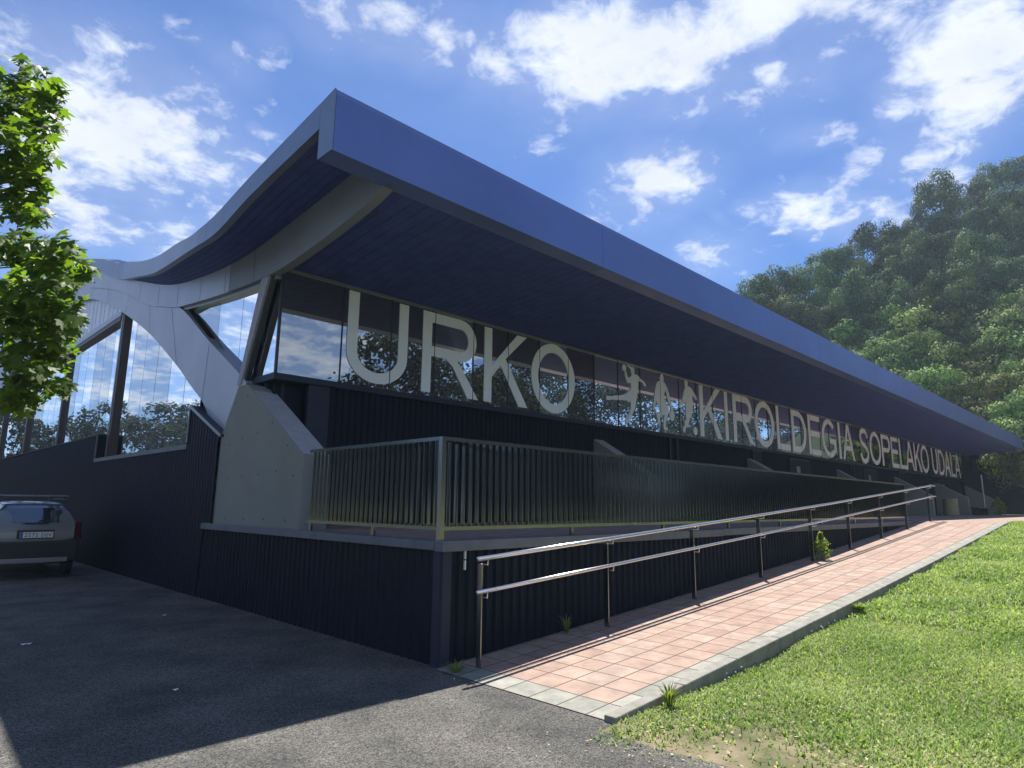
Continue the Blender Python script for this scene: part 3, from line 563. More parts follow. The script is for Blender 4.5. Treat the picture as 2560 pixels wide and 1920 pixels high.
# roof ------------------------------------------------------------------------
KH = .9764
def hom(l): return [(-5.29+(y+5.29)*KH, 1.62+(z-1.62)*KH) for y, z in l]
XR = -.795; XR2 = 54.6; YF = 1.34
top = cr(hom([(1.5,6.76),(3.9,6.48),(5.9,6.24),(7.87,6.56),(9.85,6.90),(11.9,7.40),(14.0,8.01),(14.9,8.21),(16.7,8.8),(18.0,9.2),(22,10.2),(27,10.9),(33,10.6),(40,9.4),(50,7.6)]), 5)
def xe(y): return XR if y < 5.73 else (XR+(y-5.73)*(.10-XR)/8.65 if y < 14.38 else .10)
tpts = [p for p in top]
mb = MB(); n = len(tpts)
vs = [(xe(y), y, z) for y, z in tpts] + [(XR2, y, z) for y, z in tpts] + [(xe(y), y, z-.06) for y, z in tpts] + [(XR2, y, z-.06) for y, z in tpts]
fs = []
for i in range(n-1): fs += [(i,i+1,n+i+1,n+i), (2*n+i,3*n+i,3*n+i+1,2*n+i+1), (i,2*n+i,2*n+i+1,i+1), (n+i,n+i+1,3*n+i+1,3*n+i)]
fs += [(0,n,3*n,2*n),(n-1,3*n-1,4*n-1,2*n-1)]
mb.add(vs, fs); roof = mb.build('roof', m_roof, hall)
rib = MB()
for k in range(24):      # standing seams over the hall vault, seen beyond the valley
    x = .5 + k*.6
    q = [(y, z) for y, z in tpts if 14.5 < y < 40]
    for (a, za), (b, zb) in zip(q, q[1:]): rib.hexa([(x-.03,a,za+.002),(x+.03,a,za+.002),(x+.03,b,zb+.002),(x-.03,b,zb+.002),(x-.03,a,za+.10),(x+.03,a,za+.10),(x+.03,b,zb+.10),(x-.03,b,zb+.10)])
rib.build('standing_seam', m_fascia, roof)
# front fascia: boxed panels with thin joints, return under the corner
FX = [XR, 4.62, 9.9, 15.2, 20.5, 25.8, 31.1, 36.4, 41.7, 47.0, 51.0, XR2]
for a, b in zip(FX, FX[1:]):
    p = MB(); zb0 = 5.82
    p.box(a+.003, b-.003, YF, YF+.345, zb0, 6.642)
    p.build('fascia_panel', m_fascia, hall, bevel=.006)
ztp = float(np.interp(1.70, *zip(*tpts)))+.012
MB().hexa([(XR-.02,YF+.002,5.822),(XR-.003,YF+.002,5.822),(XR-.003,1.688,5.822),(XR-.02,1.688,5.822),(XR-.02,YF+.002,6.655),(XR-.003,YF+.002,6.655),(XR-.003,1.688,ztp),(XR-.02,1.688,ztp)]).build('fascia_return', m_edge, hall)
# roof end edge band (thickness seen from the gable side)
bot = cr(hom([(1.86,6.36),(3.91,6.15),(5.42,5.92),(7.07,6.11),(9.87,6.54),(12.14,7.08),(14.78,7.72),(16.45,8.25),(18.47,9.0),(22,10.0),(27,10.7),(33,10.4),(40,9.2)]), 5)
ty, tz = zip(*tpts)
seg = [1.69, 5.40, 8.2, 11.6, 14.85, 16.1, 18.4, 27, 40]
for a, b in zip(seg, seg[1:]):
    ys = np.linspace(a+.004, b-.004, 14)
    zb = np.interp(ys, *zip(*bot)); zt = np.interp(ys, ty, tz)+.012
    vs = []
    for y, z0, z1 in zip(ys, zb, zt): vs += [(xe(y)-.02, y, z0), (xe(y)-.02, y, z1), (xe(y)+.09, y, z1), (xe(y)+.09, y, z0)]
    fs = []
    for i in range(len(ys)-1):
        for k in range(4): fs.append((4*i+k, 4*i+(k+1) % 4, 4*i+4+(k+1) % 4, 4*i+4+k))
    fs += [(0,1,2,3), tuple(4*(len(ys)-1)+k for k in (3,2,1,0))]
    MB().add(vs, fs).build('roof_edge', m_edge, hall)
mb = MB(); mb.box(XR+.02,XR+.35,5.0,5.55,6.20,6.40)
# band (curved beam) along the gable
blow = cr([(1.58,5.76),(2.3,5.62),(3.2,5.50),(4.36,5.395),(5.22,5.39),(7.0,5.51),(8.57,5.67),(9.61,5.80),(10.41,5.98),(11.98,6.38),(14.67,7.35),(18.5,8.35)], 4)
btop = cr([(1.88,6.32),(3.87,6.12),(6.36,5.98),(9.1,6.22),(10.76,6.55),(12.37,7.01),(14.93,7.77),(16.64,8.32),(18.9,9.1)], 4)
ys = np.linspace(1.9, 18.4, 56); zl = np.interp(ys, *zip(*blow)); zt = np.interp(ys, *zip(*btop))
poly = [(1.60,5.78)] + [(y, z) for y, z in zip(ys, zl)] + [(y, z+.05) for y, z in zip(ys[::-1], zt[::-1])]
ysr = ys[ys <= 6.9]; ysl = ys[ys >= 6.7]
def bp_(yv, lead): return lead + [(y, float(np.interp(y, *zip(*blow)))) for y in yv] + [(y, float(np.interp(y, *zip(*btop)))+.05) for y in yv[::-1]]
MB().prism([bp_(ysr, [(1.60,5.78)])], 0, .12, .27).build('curved_beam', m_beam_shade, hall)  # stretch under the overhang, its shade painted as a darker tone
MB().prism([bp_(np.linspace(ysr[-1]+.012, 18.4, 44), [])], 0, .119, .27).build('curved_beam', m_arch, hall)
# overhang soffit between the roof end and the beam, in boards running across
def soffit_strip(fa, fb, ys, mat_, name, xa, xb, pitch, gap=.012):
    mb = MB()
    return mb
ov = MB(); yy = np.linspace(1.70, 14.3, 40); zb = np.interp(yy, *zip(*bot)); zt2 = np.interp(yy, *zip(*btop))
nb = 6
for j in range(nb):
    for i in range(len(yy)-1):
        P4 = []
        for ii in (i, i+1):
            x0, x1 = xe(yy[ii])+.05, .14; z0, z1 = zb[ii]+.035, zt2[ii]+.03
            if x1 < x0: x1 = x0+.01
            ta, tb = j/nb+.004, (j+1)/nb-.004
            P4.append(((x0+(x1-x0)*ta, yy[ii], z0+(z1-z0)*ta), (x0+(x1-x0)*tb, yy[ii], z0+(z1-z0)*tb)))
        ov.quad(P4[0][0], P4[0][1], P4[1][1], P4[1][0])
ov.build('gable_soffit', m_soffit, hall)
MB().add([(XR+.05,1.85,6.5),(.3,1.85,6.5),(.3,14.7,8.0),(XR+.6,14.7,8.0)], [(0,1,2,3)])
# main soffit boards
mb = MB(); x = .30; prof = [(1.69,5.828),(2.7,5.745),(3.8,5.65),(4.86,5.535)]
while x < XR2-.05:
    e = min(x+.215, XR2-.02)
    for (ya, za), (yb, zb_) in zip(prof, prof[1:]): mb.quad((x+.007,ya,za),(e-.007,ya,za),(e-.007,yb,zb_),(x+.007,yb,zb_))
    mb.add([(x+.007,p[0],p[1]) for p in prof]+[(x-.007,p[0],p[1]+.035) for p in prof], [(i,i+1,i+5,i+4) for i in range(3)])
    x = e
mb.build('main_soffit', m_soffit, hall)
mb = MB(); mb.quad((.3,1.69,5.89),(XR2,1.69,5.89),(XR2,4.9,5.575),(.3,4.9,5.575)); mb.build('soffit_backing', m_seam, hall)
mb = MB(); mb.box(.13,.46,1.62,1.86,5.80,5.925)
# end wall & closing volumes (keep daylight out of the hall)
mb = MB(); mb.box(XE,XE+.1,YG,40,1.0,8.0); mb.build('end_wall', m_clad, hall)
# arch ------------------------------------------------------------------------
ain = cr([(6.6,1.2),(6.7,2.0),(6.75,2.6),(7.05,2.98),(7.49,3.43),(8.37,3.92),(9.3,4.45),(11.51,5.55),(13.93,6.53),(16.04,7.28),(18.26,7.92),(20.5,8.35),(22.9,8.82),(26,9.0),(29.5,8.6),(34,7.4),(39,5.2),(43,3.2)], 5)
aout = cr([(5.9,1.2),(5.62,2.65),(5.65,3.5),(5.76,3.71),(7.6,4.71),(9.61,5.82),(11.98,6.45),(14.67,7.5),(18.5,8.9),(22,9.7),(27,10.3),(33,9.9),(39,8.2),(45,5.0)], 5)
pol = list(ain) + list(aout[::-1])
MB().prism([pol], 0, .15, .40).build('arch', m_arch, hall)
for (a, b) in [((9.3,4.47),(10.1,6.0)),((11.51,5.57),(11.9,6.9)),((13.93,6.55),(13.6,7.3)),((16.04,7.30),(16.1,8.1)),((7.6,3.5),(7.5,4.6)),((18.26,7.95),(18.3,8.9))]:
    dy = .008
    sm = MB(); sm.add([(.1485,a[0]-dy,a[1]),(.1485,a[0]+dy,a[1]),(.1485,b[0]+dy,min(b[1],a[1]+9)),(.1485,b[0]-dy,b[1])], [(0,1,2,3)]); sm.build('panel_joint', m_seam, hall)
for y in (5.6,6.9,8.2,9.6,11.0,12.6): 
    z0 = float(np.interp(y, *zip(*blow))); z1 = float(np.interp(y, *zip(*btop)))
    sm = MB(); sm.add([(.1175,y-.008,z0+.01),(.1175,y+.008,z0+.01),(.1175,y+.028,z1),(.1175,y+.012,z1)], [(0,1,2,3)]); sm.build('panel_joint', m_seam, hall)
# triangular corner glazing -----------------------------------------------------
gt = MB(); gt.box(XG-.01,XG+.02,YG-.005,YG+.02,3.70,3.712); tri = gt.build('corner_window', m_frame, hall)
def zlow(y): return float(np.interp(y, *zip(*blow)))
def ztri(y): return float(np.interp(y, [YG,6.15,7.6,9.4], [3.70,3.70,4.80,5.80]))
ms = [YG+.02, 5.4, 6.40, 7.52, 8.65, 9.3]
for a, b in zip(ms, ms[1:]):
    pts = [(y, ztri(y)+.02) for y in np.linspace(a+.008, b-.008, 7)] + [(y, min(zlow(y)-.06, 5.50)) for y in np.linspace(b-.008, a+.008, 7)]
    m_ = len(pts); tt = rnd.uniform(-.001, .001)
    MB().add([(XG+tt, y, max(z, ztri(y)+.021)) for y, z in pts], [tuple(range(m_))]).build('pane', m_gglass, tri)
fr = MB()
def bar(mb, p, q, w, x0, x1):
    (a, b), (c, d) = p, q; dx, dy = c-a, d-b; l = math.hypot(dx, dy); nx, ny = -dy/l*w/2, dx/l*w/2
    mb.prism([[(a-nx,b-ny),(c-nx,d-ny),(c+nx,d+ny),(a+nx,b+ny)]], 0, x0, x1)
bar(fr, (6.1,3.72), (9.45,5.80), .09, .22, .34); fr.build('frame', m_brown, tri)
fr = MB(); q = [(y, zlow(y)-.035) for y in np.linspace(YG, 9.4, 12)]
for a, b in zip(q, q[1:]): bar(fr, a, b, .06, .20, .34)
fr.build('head_frame', m_lframe, tri)
cm = MB(); cm.prism([[(5.93,3.60),(5.28,5.43),(4.98,5.43),(5.79,3.60)]], 0, .13, .25); cm.build('slanted_column', m_conctop, hall)
cm = MB(); cm.prism([[(5.785,3.60),(4.975,5.43),(4.91,5.43),(5.70,3.60)]], 0, .17, .25); cm.build('slanted_column_edge', m_frame, hall)
# gable glazing -------------------------------------------------------------------
gg = MB(); gg.box(XG+.03,XG+.05,7.9,46,2.6,2.7); gab = gg.build('gable_window', m_frame, hall)
def zin(y): return float(np.interp(y, *zip(*ain)))
y = 8.1; cols = []
while y < 42: cols.append(y); y += 1.02
for a, b in zip(cols, cols[1:]):
    if a > 38: break
    lo = 2.66 if a < 14.3 else 3.2
    ztop = zin((a+b)/2)+.25
    if ztop < lo+.2: continue
    t1 = rnd.uniform(-.0015,.0015); t2 = rnd.uniform(-.0015,.0015)
    zs = min(ztop, 6.46) if a >= 14.3 else ztop
    MB().add([(XG+t1,a+.012,lo),(XG-t1,b-.012,lo),(XG-t1+t2,b-.012,zs),(XG+t1+t2,a+.012,zs)], [(0,1,2,3)]).build('pane', m_gglass, gab)
    if ztop > 6.6 and a >= 14.3:
        MB().add([(XG,a+.01,6.54),(XG,b-.01,6.54),(XG,b-.01,ztop),(XG,a+.01,ztop)], [(0,1,2,3)]).build('upper_panel', m_panel, gab)
for y in cols: MB().box(XG+.004,XG+.05,y-.012,y+.012,2.66,min(zin(min(y,42.9))+.2,6.5)).build('glazing_bar', m_frame, gab)
for y in np.arange(14.4, 36, .51): MB().box(XG-.004,XG+.02,y-.007,y+.007,6.54,zin(y)+.2).build('panel_rib', m_lframe, gab)
mu = MB(); mu.prism([[(6.9,2.5),(46,2.5)]+[(y, min(zin(y)+.3, 9.1)) for y in np.linspace(44,7,30)]], 0, XG+.06, XG+.07); mu.build('backing', m_frame, gab)
for y, zt_ in ((14.25,6.72),(20.75,8.4),(27.0,8.8),(33.5,7.4),(39.5,4.8)):
    mu = MB(); mu.box(XG-.10,XG+.03,y-.13,y+.03,2.7,zt_); mu.build('mullion_post', m_brown, gab)
    mu = MB(); mu.box(XG-.11,XG+.02,y+.032,y+.11,2.7,min(zt_,6.6)); mu.build('mullion_post', m_lframe, gab)
mu = MB(); mu.box(XG-.13,XG,14.4,36.5,6.46,6.58); mu.build('transom', m_brown, gab)
mu = MB(); mu.box(XG-.14,XG,14.36,36.5,6.585,6.74); mu.build('transom', m_lframe, gab)
# dark gable wall ------------------------------------------------------------------
gw = [(6.30,-.03),(46,-.03),(46,3.2),(31,3.24),(14.60,3.30),(14.46,2.64),(7.66,2.70),(7.72,3.40),(7.15,3.20),(6.30,2.66)]
corrug('y', 0.012, 6.22, 46, lambda s: -.03 if s > 6.55 else ZT, lambda s: float(np.interp(s, [6.2,7.7,7.72,14.46,14.5,46], [2.70,3.33,2.65,2.60,3.27,3.16])), depth=.012).build('gable_cladding', m_clad, hall)
mb = MB(); mb.box(.02,XG,7.70,14.46,2.58,2.64); mb.box(-.02,.02,7.7,14.5,2.57,2.66); mb.build('window_ledge', m_trim, hall)
mb = MB(); mb.box(-.01,XG+.3,14.50,14.53,2.60,3.30); mb.build('reveal', m_clad, hall)
mb = MB(); mb.box(-.018,.015,14.475,14.50,2.60,3.31); mb.build('reveal_trim', m_trim, hall)
mb = MB(); mb.box(-.02,XG,14.50,46,3.27,3.30); mb.build('wall_coping', m_clad2, hall)
mb = MB(); mb.hexa([(.0,6.1,2.70),(.36,6.1,2.70),(.36,7.72,3.36),(.0,7.72,3.36),(.0,6.1,2.74),(.36,6.1,2.74),(.36,7.72,3.41),(.0,7.72,3.41)]); mb.build('sloped_coping', m_clad2, hall)
mb = MB(); mb.hexa([(-.02,6.1,2.695),(0,6.1,2.695),(0,7.73,3.36),(-.02,7.73,3.36),(-.02,6.1,2.745),(0,6.1,2.745),(0,7.73,3.42),(-.02,7.73,3.42)]); mb.box(-.02,0,7.70,7.73,2.7,3.4); mb.build('coping_trim', m_lframe, hall)
mb = MB(); mb.box(.0,.36,7.66,7.70,2.66,3.36); mb.build('window_jamb', m_clad, hall)
mb = MB(); mb.box(-.08,-.02,2.0,6.2,1.22,1.236)

# ------------------------------------------------------------------ terrace railing
rail = empty('terrace_railing', (0,0,ZT), 'tall polished steel railing of close vertical bars round the terrace', 'railing')
def P(mb, name, m_, parent=rail, **k):
    o = mb.build(name, m_, parent, **k); o.matrix_parent_inverse = parent.matrix_world.inverted() if False else Matrix.Translation(-Vector(parent.location)); return o
YR = .10; XRL = .05; RX1 = 17.6; ZB = 1.335; ZTOP = 2.32
P(MB().box(XRL-.025,RX1,YR-.025,YR+.025,ZTOP-.04,ZTOP), 'top_rail', m_steeld)
P(MB().box(XRL-.025,XRL+.025,YR+.025,2.95,ZTOP-.04,ZTOP), 'top_rail', m_bars)
P(MB().box(XRL-.012,RX1,YR-.018,YR+.018,ZB,ZB+.04), 'bottom_rail', m_steeld)
P(MB().box(XRL-.012,XRL+.012,YR+.018,2.95,ZB,ZB+.04), 'bottom_rail', m_bars)
nb = 0; rest = MB()
def barbox(mb, x, y, al): 
    return mb.box(x-.006,x+.006,y-.026,y+.026,ZB+.04,ZTOP-.04) if al == 'x' else mb.box(x-.018,x+.018,y-.005,y+.005,ZB+.04,ZTOP-.04)
barx = None; bary = None; near = []
for k in range(1, 28): near.append((XRL, YR+k*.1015, 'y'))
for k in range(1, 173): near.append((XRL+k*.1015, YR, 'x'))
for i, (x, y, al) in enumerate(near):
    if i < 99:
        src = bary if al == 'y' else barx
        if src is None:
            mb_ = MB(); barbox(mb_, 0, 0, al); o = mb_.build('bar', m_bars, rail)
            if al == 'y': bary = o
            else: barx = o
        else: o = src.copy(); col.objects.link(o); o.parent = rail
        o.location = (x, y, -ZT)
    else: barbox(rest, x, y, al)
o = P(rest, 'bar', m_bars); o['kind'] = 'stuff'
P(MB().box(XRL-.03,XRL+.03,YR-.03,YR+.03,ZT-.01,ZTOP-.0405), 'post', m_steeld)
for x in (2.2,4.35,6.45,8.6,10.8,13.0,15.2,17.5): P(MB().box(x-.025,x+.025,YR-.012,YR+.02,ZT-.01,ZB), 'post', m_bars)
for y in (1.35, 2.85): P(MB().box(XRL-.015,XRL+.015,y-.03,y+.03,ZT-.01,ZB), 'post', m_bars)

# ------------------------------------------------------------------ ramp handrail
hr = empty('ramp_handrail', (0.2,-.28,0), 'double tube steel handrail on slim posts along the pink ramp', 'handrail')
def rz2(x): return rz(x)
def HP(mb, name, m_, **k):
    o = mb.build(name, m_, hr, **k); o.matrix_parent_inverse = Matrix.Translation(-Vector(hr.location)); return o
YH = -.40
def railpath(h):
    xs_ = [.13, 2.4, 5.85, 10.1, 14.5, 17.3, 18.3]
    pts = [(x, YH, rz(x)+h) for x in xs_] + [(18.45, YH, rz(18.4)+h+.012), (18.95, YH, rz(18.4)+h+.015)]
    return pts
HP(MB().tube(railpath(1.065), .024, 20), 'top_rail', m_steel, smooth=True)
HP(MB().tube(railpath(.745), .021, 20), 'lower_rail', m_steel, smooth=True)
for x in (.27,2.39,4.5,6.75,9.1,11.3,13.6,15.95,18.5):
    z = rz(x); y = -.29
    HP(MB().box(x-.008,x+.008,y-.033,y+.033,z-.01,z+1.0), 'post', m_steeld, bevel=.003)
    for h in (1.065, .745):
        HP(MB().tube([(x+.005,y-.03,z+h-.075),(x+.005,YH+.005,z+h-.07),(x+.005,YH,z+h-.02)], .007, 8), 'bracket', m_steel)

# ------------------------------------------------------------------ plants on the ramp
def leafy(name, loc, h, r, n, size, label, cat, seed, mat_=None, spiky=False, group=None):
    rr = random.Random(seed); e = empty(name, loc, label, cat, group)
    st = MB()
    V_, F_, T_ = [], [], []
    for i in range(n):
        if spiky:
            a = rr.uniform(0, 6.28); l = h*rr.uniform(.6, 1.1); out = rr.uniform(.3, 1)*r; w = size*rr.uniform(.6, 1)
            dx, dy = math.cos(a), math.sin(a); px, py = -dy*w/2, dx*w/2
            p0 = Vector((dx*.01, dy*.01, 0)); p1 = Vector((dx*out*.45, dy*out*.45, l*.7)); p2 = Vector((dx*out, dy*out, l))
            q = Vector((px, py, 0)); b = len(V_)
            V_ += [p0-q*.6, p0+q*.6, p1+q, p1-q, p2+q*.1, p2-q*.1]; F_ += [(b,b+1,b+2,b+3),(b+3,b+2,b+4,b+5)]; T_ += [rr.random()]*6
        else:
            t = rr.random()**.8; a = rr.uniform(0, 6.28); ra = r*math.sqrt(rr.random())*(math.sin(min(1, t*1.05+.15)*math.pi)**.6)
            c = Vector((math.cos(a)*ra, math.sin(a)*ra, h*t)); d = Vector((rr.uniform(-1,1), rr.uniform(-1,1), rr.uniform(-.3,.8))).normalized(); u = d.cross(Vector((rr.random(), rr.random(), rr.random()))).normalized()
            s = size*rr.uniform(.6, 1.2); b = len(V_)
            V_ += [c, c+d*s*.5+u*s*.35, c+d*s, c+d*s*.5-u*s*.35]; F_ += [(b,b+1,b+2,b+3)]; T_ += [rr.random()]*4
    o = fastmesh('foliage', np.array([tuple(v) for v in V_]), np.array(F_), 4, mat_ or m_plant, e, cattr=T_)
    for k in range(4 if not spiky else 2):
        a = k*1.7; st.tube([(0,0,-.01),(math.cos(a)*r*.25,math.sin(a)*r*.25,h*.4),(math.cos(a)*r*.5,math.sin(a)*r*.5,h*(.75 if not spiky else .5))], .006, 5, r2=.003)
    st.build('stem', m_bark, e)
    return e
leafy('shrub', (9.35,-.38,rz(9.35)), .52, .19, 420, .06, 'bushy light green shrub growing at the foot of the ribbed plinth', 'shrub', 5)
leafy('weed', (1.85,-.10,rz(1.85)), .20, .14, 26, .016, 'spiky weed against the plinth between the first two handrail posts', 'weed', 6, spiky=True)
leafy('weed', (.02,-.24,.0), .10, .20, 70, .010, 'low grassy weed at the bottom corner of the ramp', 'weed', 7, spiky=True)
leafy('weed', (.55,-2.27,.02), .17, .15, 60, .014, 'spiky grass tuft beside the kerb end', 'weed', 8, spiky=True)
leafy('weed', (5.3,-2.27,.27), .10, .20, 90, .02, 'broad leaved weed clump halfway along the kerb', 'weed', 12, spiky=True)
leafy('weed', (17.3,.02,1.13), .12, .10, 60, .04, 'little weed sprouting by the last handrail posts', 'weed', 13)
# clover flowers and dry leaves on lawn edge
rr = random.Random(21); mb = MB()
for i in range(90):
    x = rr.uniform(.4, 7); y = -2.22-rr.random()**2*1.6; z = float(lawn_z(np.array([x]), np.array([y]))[0])+rr.uniform(.03,.07); s = rr.uniform(.005,.010)
    mb.add([(x-s,y,z),(x,y-s,z),(x+s,y,z),(x,y+s,z),(x,y,z+s),(x,y,z-s)], [(0,1,4),(1,2,4),(2,3,4),(3,0,4),(1,0,5),(2,1,5),(3,2,5),(0,3,5)])
tag(mb.build('clover_flowers', m_white), 'scattered tiny white clover flowers in the lawn by the kerb', 'flowers', kind='stuff')
mb = MB()
for i in range(420):
    x = -.55+2.2*rr.random()**1.4; y = rr.uniform(-4.4, -2.25); z = (float(lawn_z(np.array([x]), np.array([y]))[0]) if x > -.5 else 0)+.012; s = rr.uniform(.006,.020); a = rr.uniform(0, 6.28)
    mb.add([(x+math.cos(a+k*1.57)*s*(1 if k % 2 else .55), y+math.sin(a+k*1.57)*s*(1 if k % 2 else .55), z+rr.uniform(0,.012)) for k in range(4)], [(0,1,2,3)])
tag(mb.build('dry_leaves', m_dryleaf), 'pale dry leaves strewn on the bare soil corner', 'leaves', kind='stuff')
mb = MB()
for i in range(260):
    if i < 150: x = -.5-rr.random()**2*2.2; y = rr.uniform(-4.6, -1.9)
    elif i < 200: x = -.02-rr.random()**2*.35; y = rr.uniform(0, 14)
    else: x = rr.uniform(-3.5, 0); y = rr.uniform(-3, 9)
    s = rr.uniform(.004, .012); a = rr.uniform(0, 6.28)
    mb.add([(x+math.cos(a+k*1.57)*s*(1 if k % 2 else .5), y+math.sin(a+k*1.57)*s*(1 if k % 2 else .5), .006+rr.uniform(0,.008)) for k in range(4)], [(0,1,2,3)])
tag(mb.build('leaf_debris', m_dryleaf), 'tiny pale leaf bits scattered over the asphalt yard', 'debris', kind='stuff')
for lx, ly, la, lb in ((-2.73,3.94,.10,'white litter scrap lying alone in the shaded yard'),(-2.13,.94,.05,'tiny white litter scrap near the sunlit edge of the yard'),(-.99,4.94,.05,'tiny white litter scrap out from the middle of the plinth'),(-.15,-.42,.012,'small white pebble at the ramp corner')):
    m2 = MB(); pts = [(lx+math.cos(k*1.05+lx)*la*(.35+.3*(k % 2)), ly+math.sin(k*1.05+lx)*la*.3, .006+.012*(k % 2)) for k in range(6)]
    m2.add(pts, [(0,1,2,3,4,5)]); o = m2.build('litter' if la > .02 else 'pebble', m_white); tag(o, lb, 'litter' if la > .02 else 'pebble')

# ------------------------------------------------------------------ planter and things near the far end
def zoff(e): return Matrix.Translation(-Vector(e.location))
pl_ = empty('planter', (38.0,2.95,ZT), 'pale round planter barrel standing before the far buttresses', 'planter')
prof = [(.02,0),(.34,0),(.36,.05),(.35,.84),(.38,.90),(.32,.90),(.30,.80),(.02,.78)]
def lathe(prof, n=28):
    mb = MB(); vs = []; fs = []
    for r, z in prof: vs += [(r*math.cos(2*math.pi*k/n), r*math.sin(2*math.pi*k/n), z) for k in range(n)]
    for i in range(len(prof)-1):
        for k in range(n): fs.append((i*n+k, i*n+(k+1) % n, (i+1)*n+(k+1) % n, (i+1)*n+k))
    return mb.add(vs, fs)
lathe(prof).build('body', m_bin, pl_, smooth=True); lathe([(.0,.80),(.302,.80)]).build('soil', m_soil, pl_)
leafy('low_shrub', (49.6,2.5,ZT), 1.15, .45, 900, .12, 'flowering shrub beside the sunlit far buttress', 'shrub', 31)
bn = empty('bench', (43.2,2.5,ZT), 'low dark bench on the terrace beyond the planter', 'bench')
MB().box(-1.6,1.6,-.22,.22,.40,.46).build('seat', m_black, bn)
for sx in (-1.2, 1.2): MB().box(sx-.05,sx+.05,-.2,.2,0,.40).build('leg', m_black, bn)
ps = empty('parasol', (38.9,3.9,ZT), 'dark closed-top parasol behind the planter', 'parasol')
lathe([(.0,2.05),(.35,1.98),(.8,1.82),(.78,1.80),(.0,1.98)], 8).build('canopy', m_black, ps); lathe([(.03,0),(.03,1.98)], 10).build('pole', m_black, ps); lathe([(.0,.06),(.28,.06),(.30,0)], 16).build('base', m_black, ps)
lp = empty('slim_post', (48.0,3.0,ZT), 'slim leaning grey post beside the sunlit far buttress', 'post')
MB().tube([(0,0,0),(0,0,2.6)], .05, 8).build('shaft', m_lframe, lp); MB().tube([(0,0,0),(0,0,.05)], .12, 10).build('foot', m_black, lp)

# ------------------------------------------------------------------ parked car
CX, CY = -1.60, 11.1
car = empty('parked_car', (CX,CY,0), 'grey-beige estate car with roof bars parked against the dark gable wall', 'car')
secs = [(0.0,.34,.62,.80,.74),(0.03,.30,.72,.98,.74),(0.08,.28,.76,1.10,.72),(0.30,.26,.79,1.42,.64),(0.46,.26,.80,1.52,.60),(0.75,.25,.80,1.565,.60),(1.6,.25,.80,1.575,.60),(2.4,.25,.80,1.52,.60),(2.75,.25,.80,1.30,.64),(3.15,.26,.79,1.02,.70),(3.9,.28,.76,.92,.68),(4.2,.34,.68,.74,.60)]
vs, fs = [], []; npt = 18
for y, zb, hw, zt, hwt in secs:
    belt = min(.98, zt-.04); ring = []
    pr = [(hw*.85, zb), (hw*.98, zb+.10), (hw, (zb+belt)/2), (hw*.985, belt-.08), (hw*.95, belt), (hwt*1.06, belt+(zt-belt)*.55), (hwt*.98, belt+(zt-belt)*.85), (hwt*.80, zt-.012), (hwt*.40, zt)]
    ring = [(x, y, z) for x, z in pr] + [(-x, y, z) for x, z in reversed(pr)]
    vs += ring
for i in range(len(secs)-1):
    for k in range(npt): fs.append((i*npt+k, i*npt+(k+1) % npt, (i+1)*npt+(k+1) % npt, (i+1)*npt+k))
fs += [tuple(range(npt)), tuple(range((len(secs)-1)*npt, len(secs)*npt))]
body = MB().add(vs, fs).build('body', m_car, car, smooth=True)
mod = body.modifiers.new('smooth', 'SUBSURF'); mod.levels = 2; mod.render_levels = 2
# rear window, set over the sloping hatch
def ry(z): return float(np.interp(z, [.80,.98,1.10,1.42,1.52], [0,.03,.08,.30,.46]))
def strip(mb, x0f, x1f, zs, off):
    pts = []
    for z in zs:
        x0, x1 = x0f(z), x1f(z)
        pts.append([(x0+(x1-x0)*k/10, ry(z)-off+.10*abs((x0+(x1-x0)*k/10)/.7)**3, z) for k in range(11)])
    for r0, r1 in zip(pts, pts[1:]):
        for k in range(10): mb.quad(r0[k], r0[k+1], r1[k+1], r1[k])
zs = np.linspace(1.13, 1.47, 8); hwz = lambda z: float(np.interp(z, [1.13,1.2,1.38,1.47], [.58,.61,.55,.46]))
w = MB(); strip(w, lambda z: -hwz(z), hwz, zs, .012); win = w.build('rear_window', m_carglass, car, smooth=True)
w = MB(); strip(w, lambda z: -hwz(z)-.06, lambda z: hwz(z)+.06, np.linspace(1.09,1.50,9), -.004); w.build('window_surround', m_black, win, smooth=True)
w = MB(); strip(w, lambda z: -.70, lambda z: .70, np.linspace(.79,.83,3), .03); 
for sx in (-1, 1):
    l = MB(); l.hexa([(sx*.655,-.03,.79),(sx*.815,.02,.79),(sx*.82,.30,.79),(sx*.655,.30,.79),(sx*.655,.0,1.13),(sx*.785,.05,1.13),(sx*.79,.32,1.13),(sx*.655,.32,1.13)]); l.build('tail_lamp', m_red, car, bevel=.01)
b = MB(); b.box(-.76,.76,-.07,.25,.36,.76); b.build('rear_bumper', m_black, car, bevel=.035)
b = MB(); b.box(-.60,.58,-.085,.0,.335,.43); b.build('bumper_strip', m_lframe, car, bevel=.012)
rp_ = MB(); rp_.box(-.31,.31,-.035,.03,.815,.985); rec = rp_.build('plate_recess', m_black, car, bevel=.012)
p_ = MB(); p_.box(-.27,.29,-.043,-.036,.83,.945); pl = p_.build('number_plate', m_white, car)
p_ = MB(); p_.box(-.268,-.218,-.0455,-.0435,.833,.942); p_.build('plate_band', m_blueband, pl)
tcu = bpy.data.curves.new('plate_text', 'FONT'); tcu.body = '2572 DJV'; tcu.size = .105; tcu.space_character = 1.12; tcu.align_x = 'CENTER'
to = bpy.data.objects.new('plate_text', tcu); col.objects.link(to); bpy.context.view_layer.update()
me = bpy.data.meshes.new_from_object(to.evaluated_get(bpy.context.evaluated_depsgraph_get())); bpy.data.objects.remove(to)
xs_ = [v.co.x for v in me.vertices]; sc_ = .46/(max(xs_)-min(xs_))
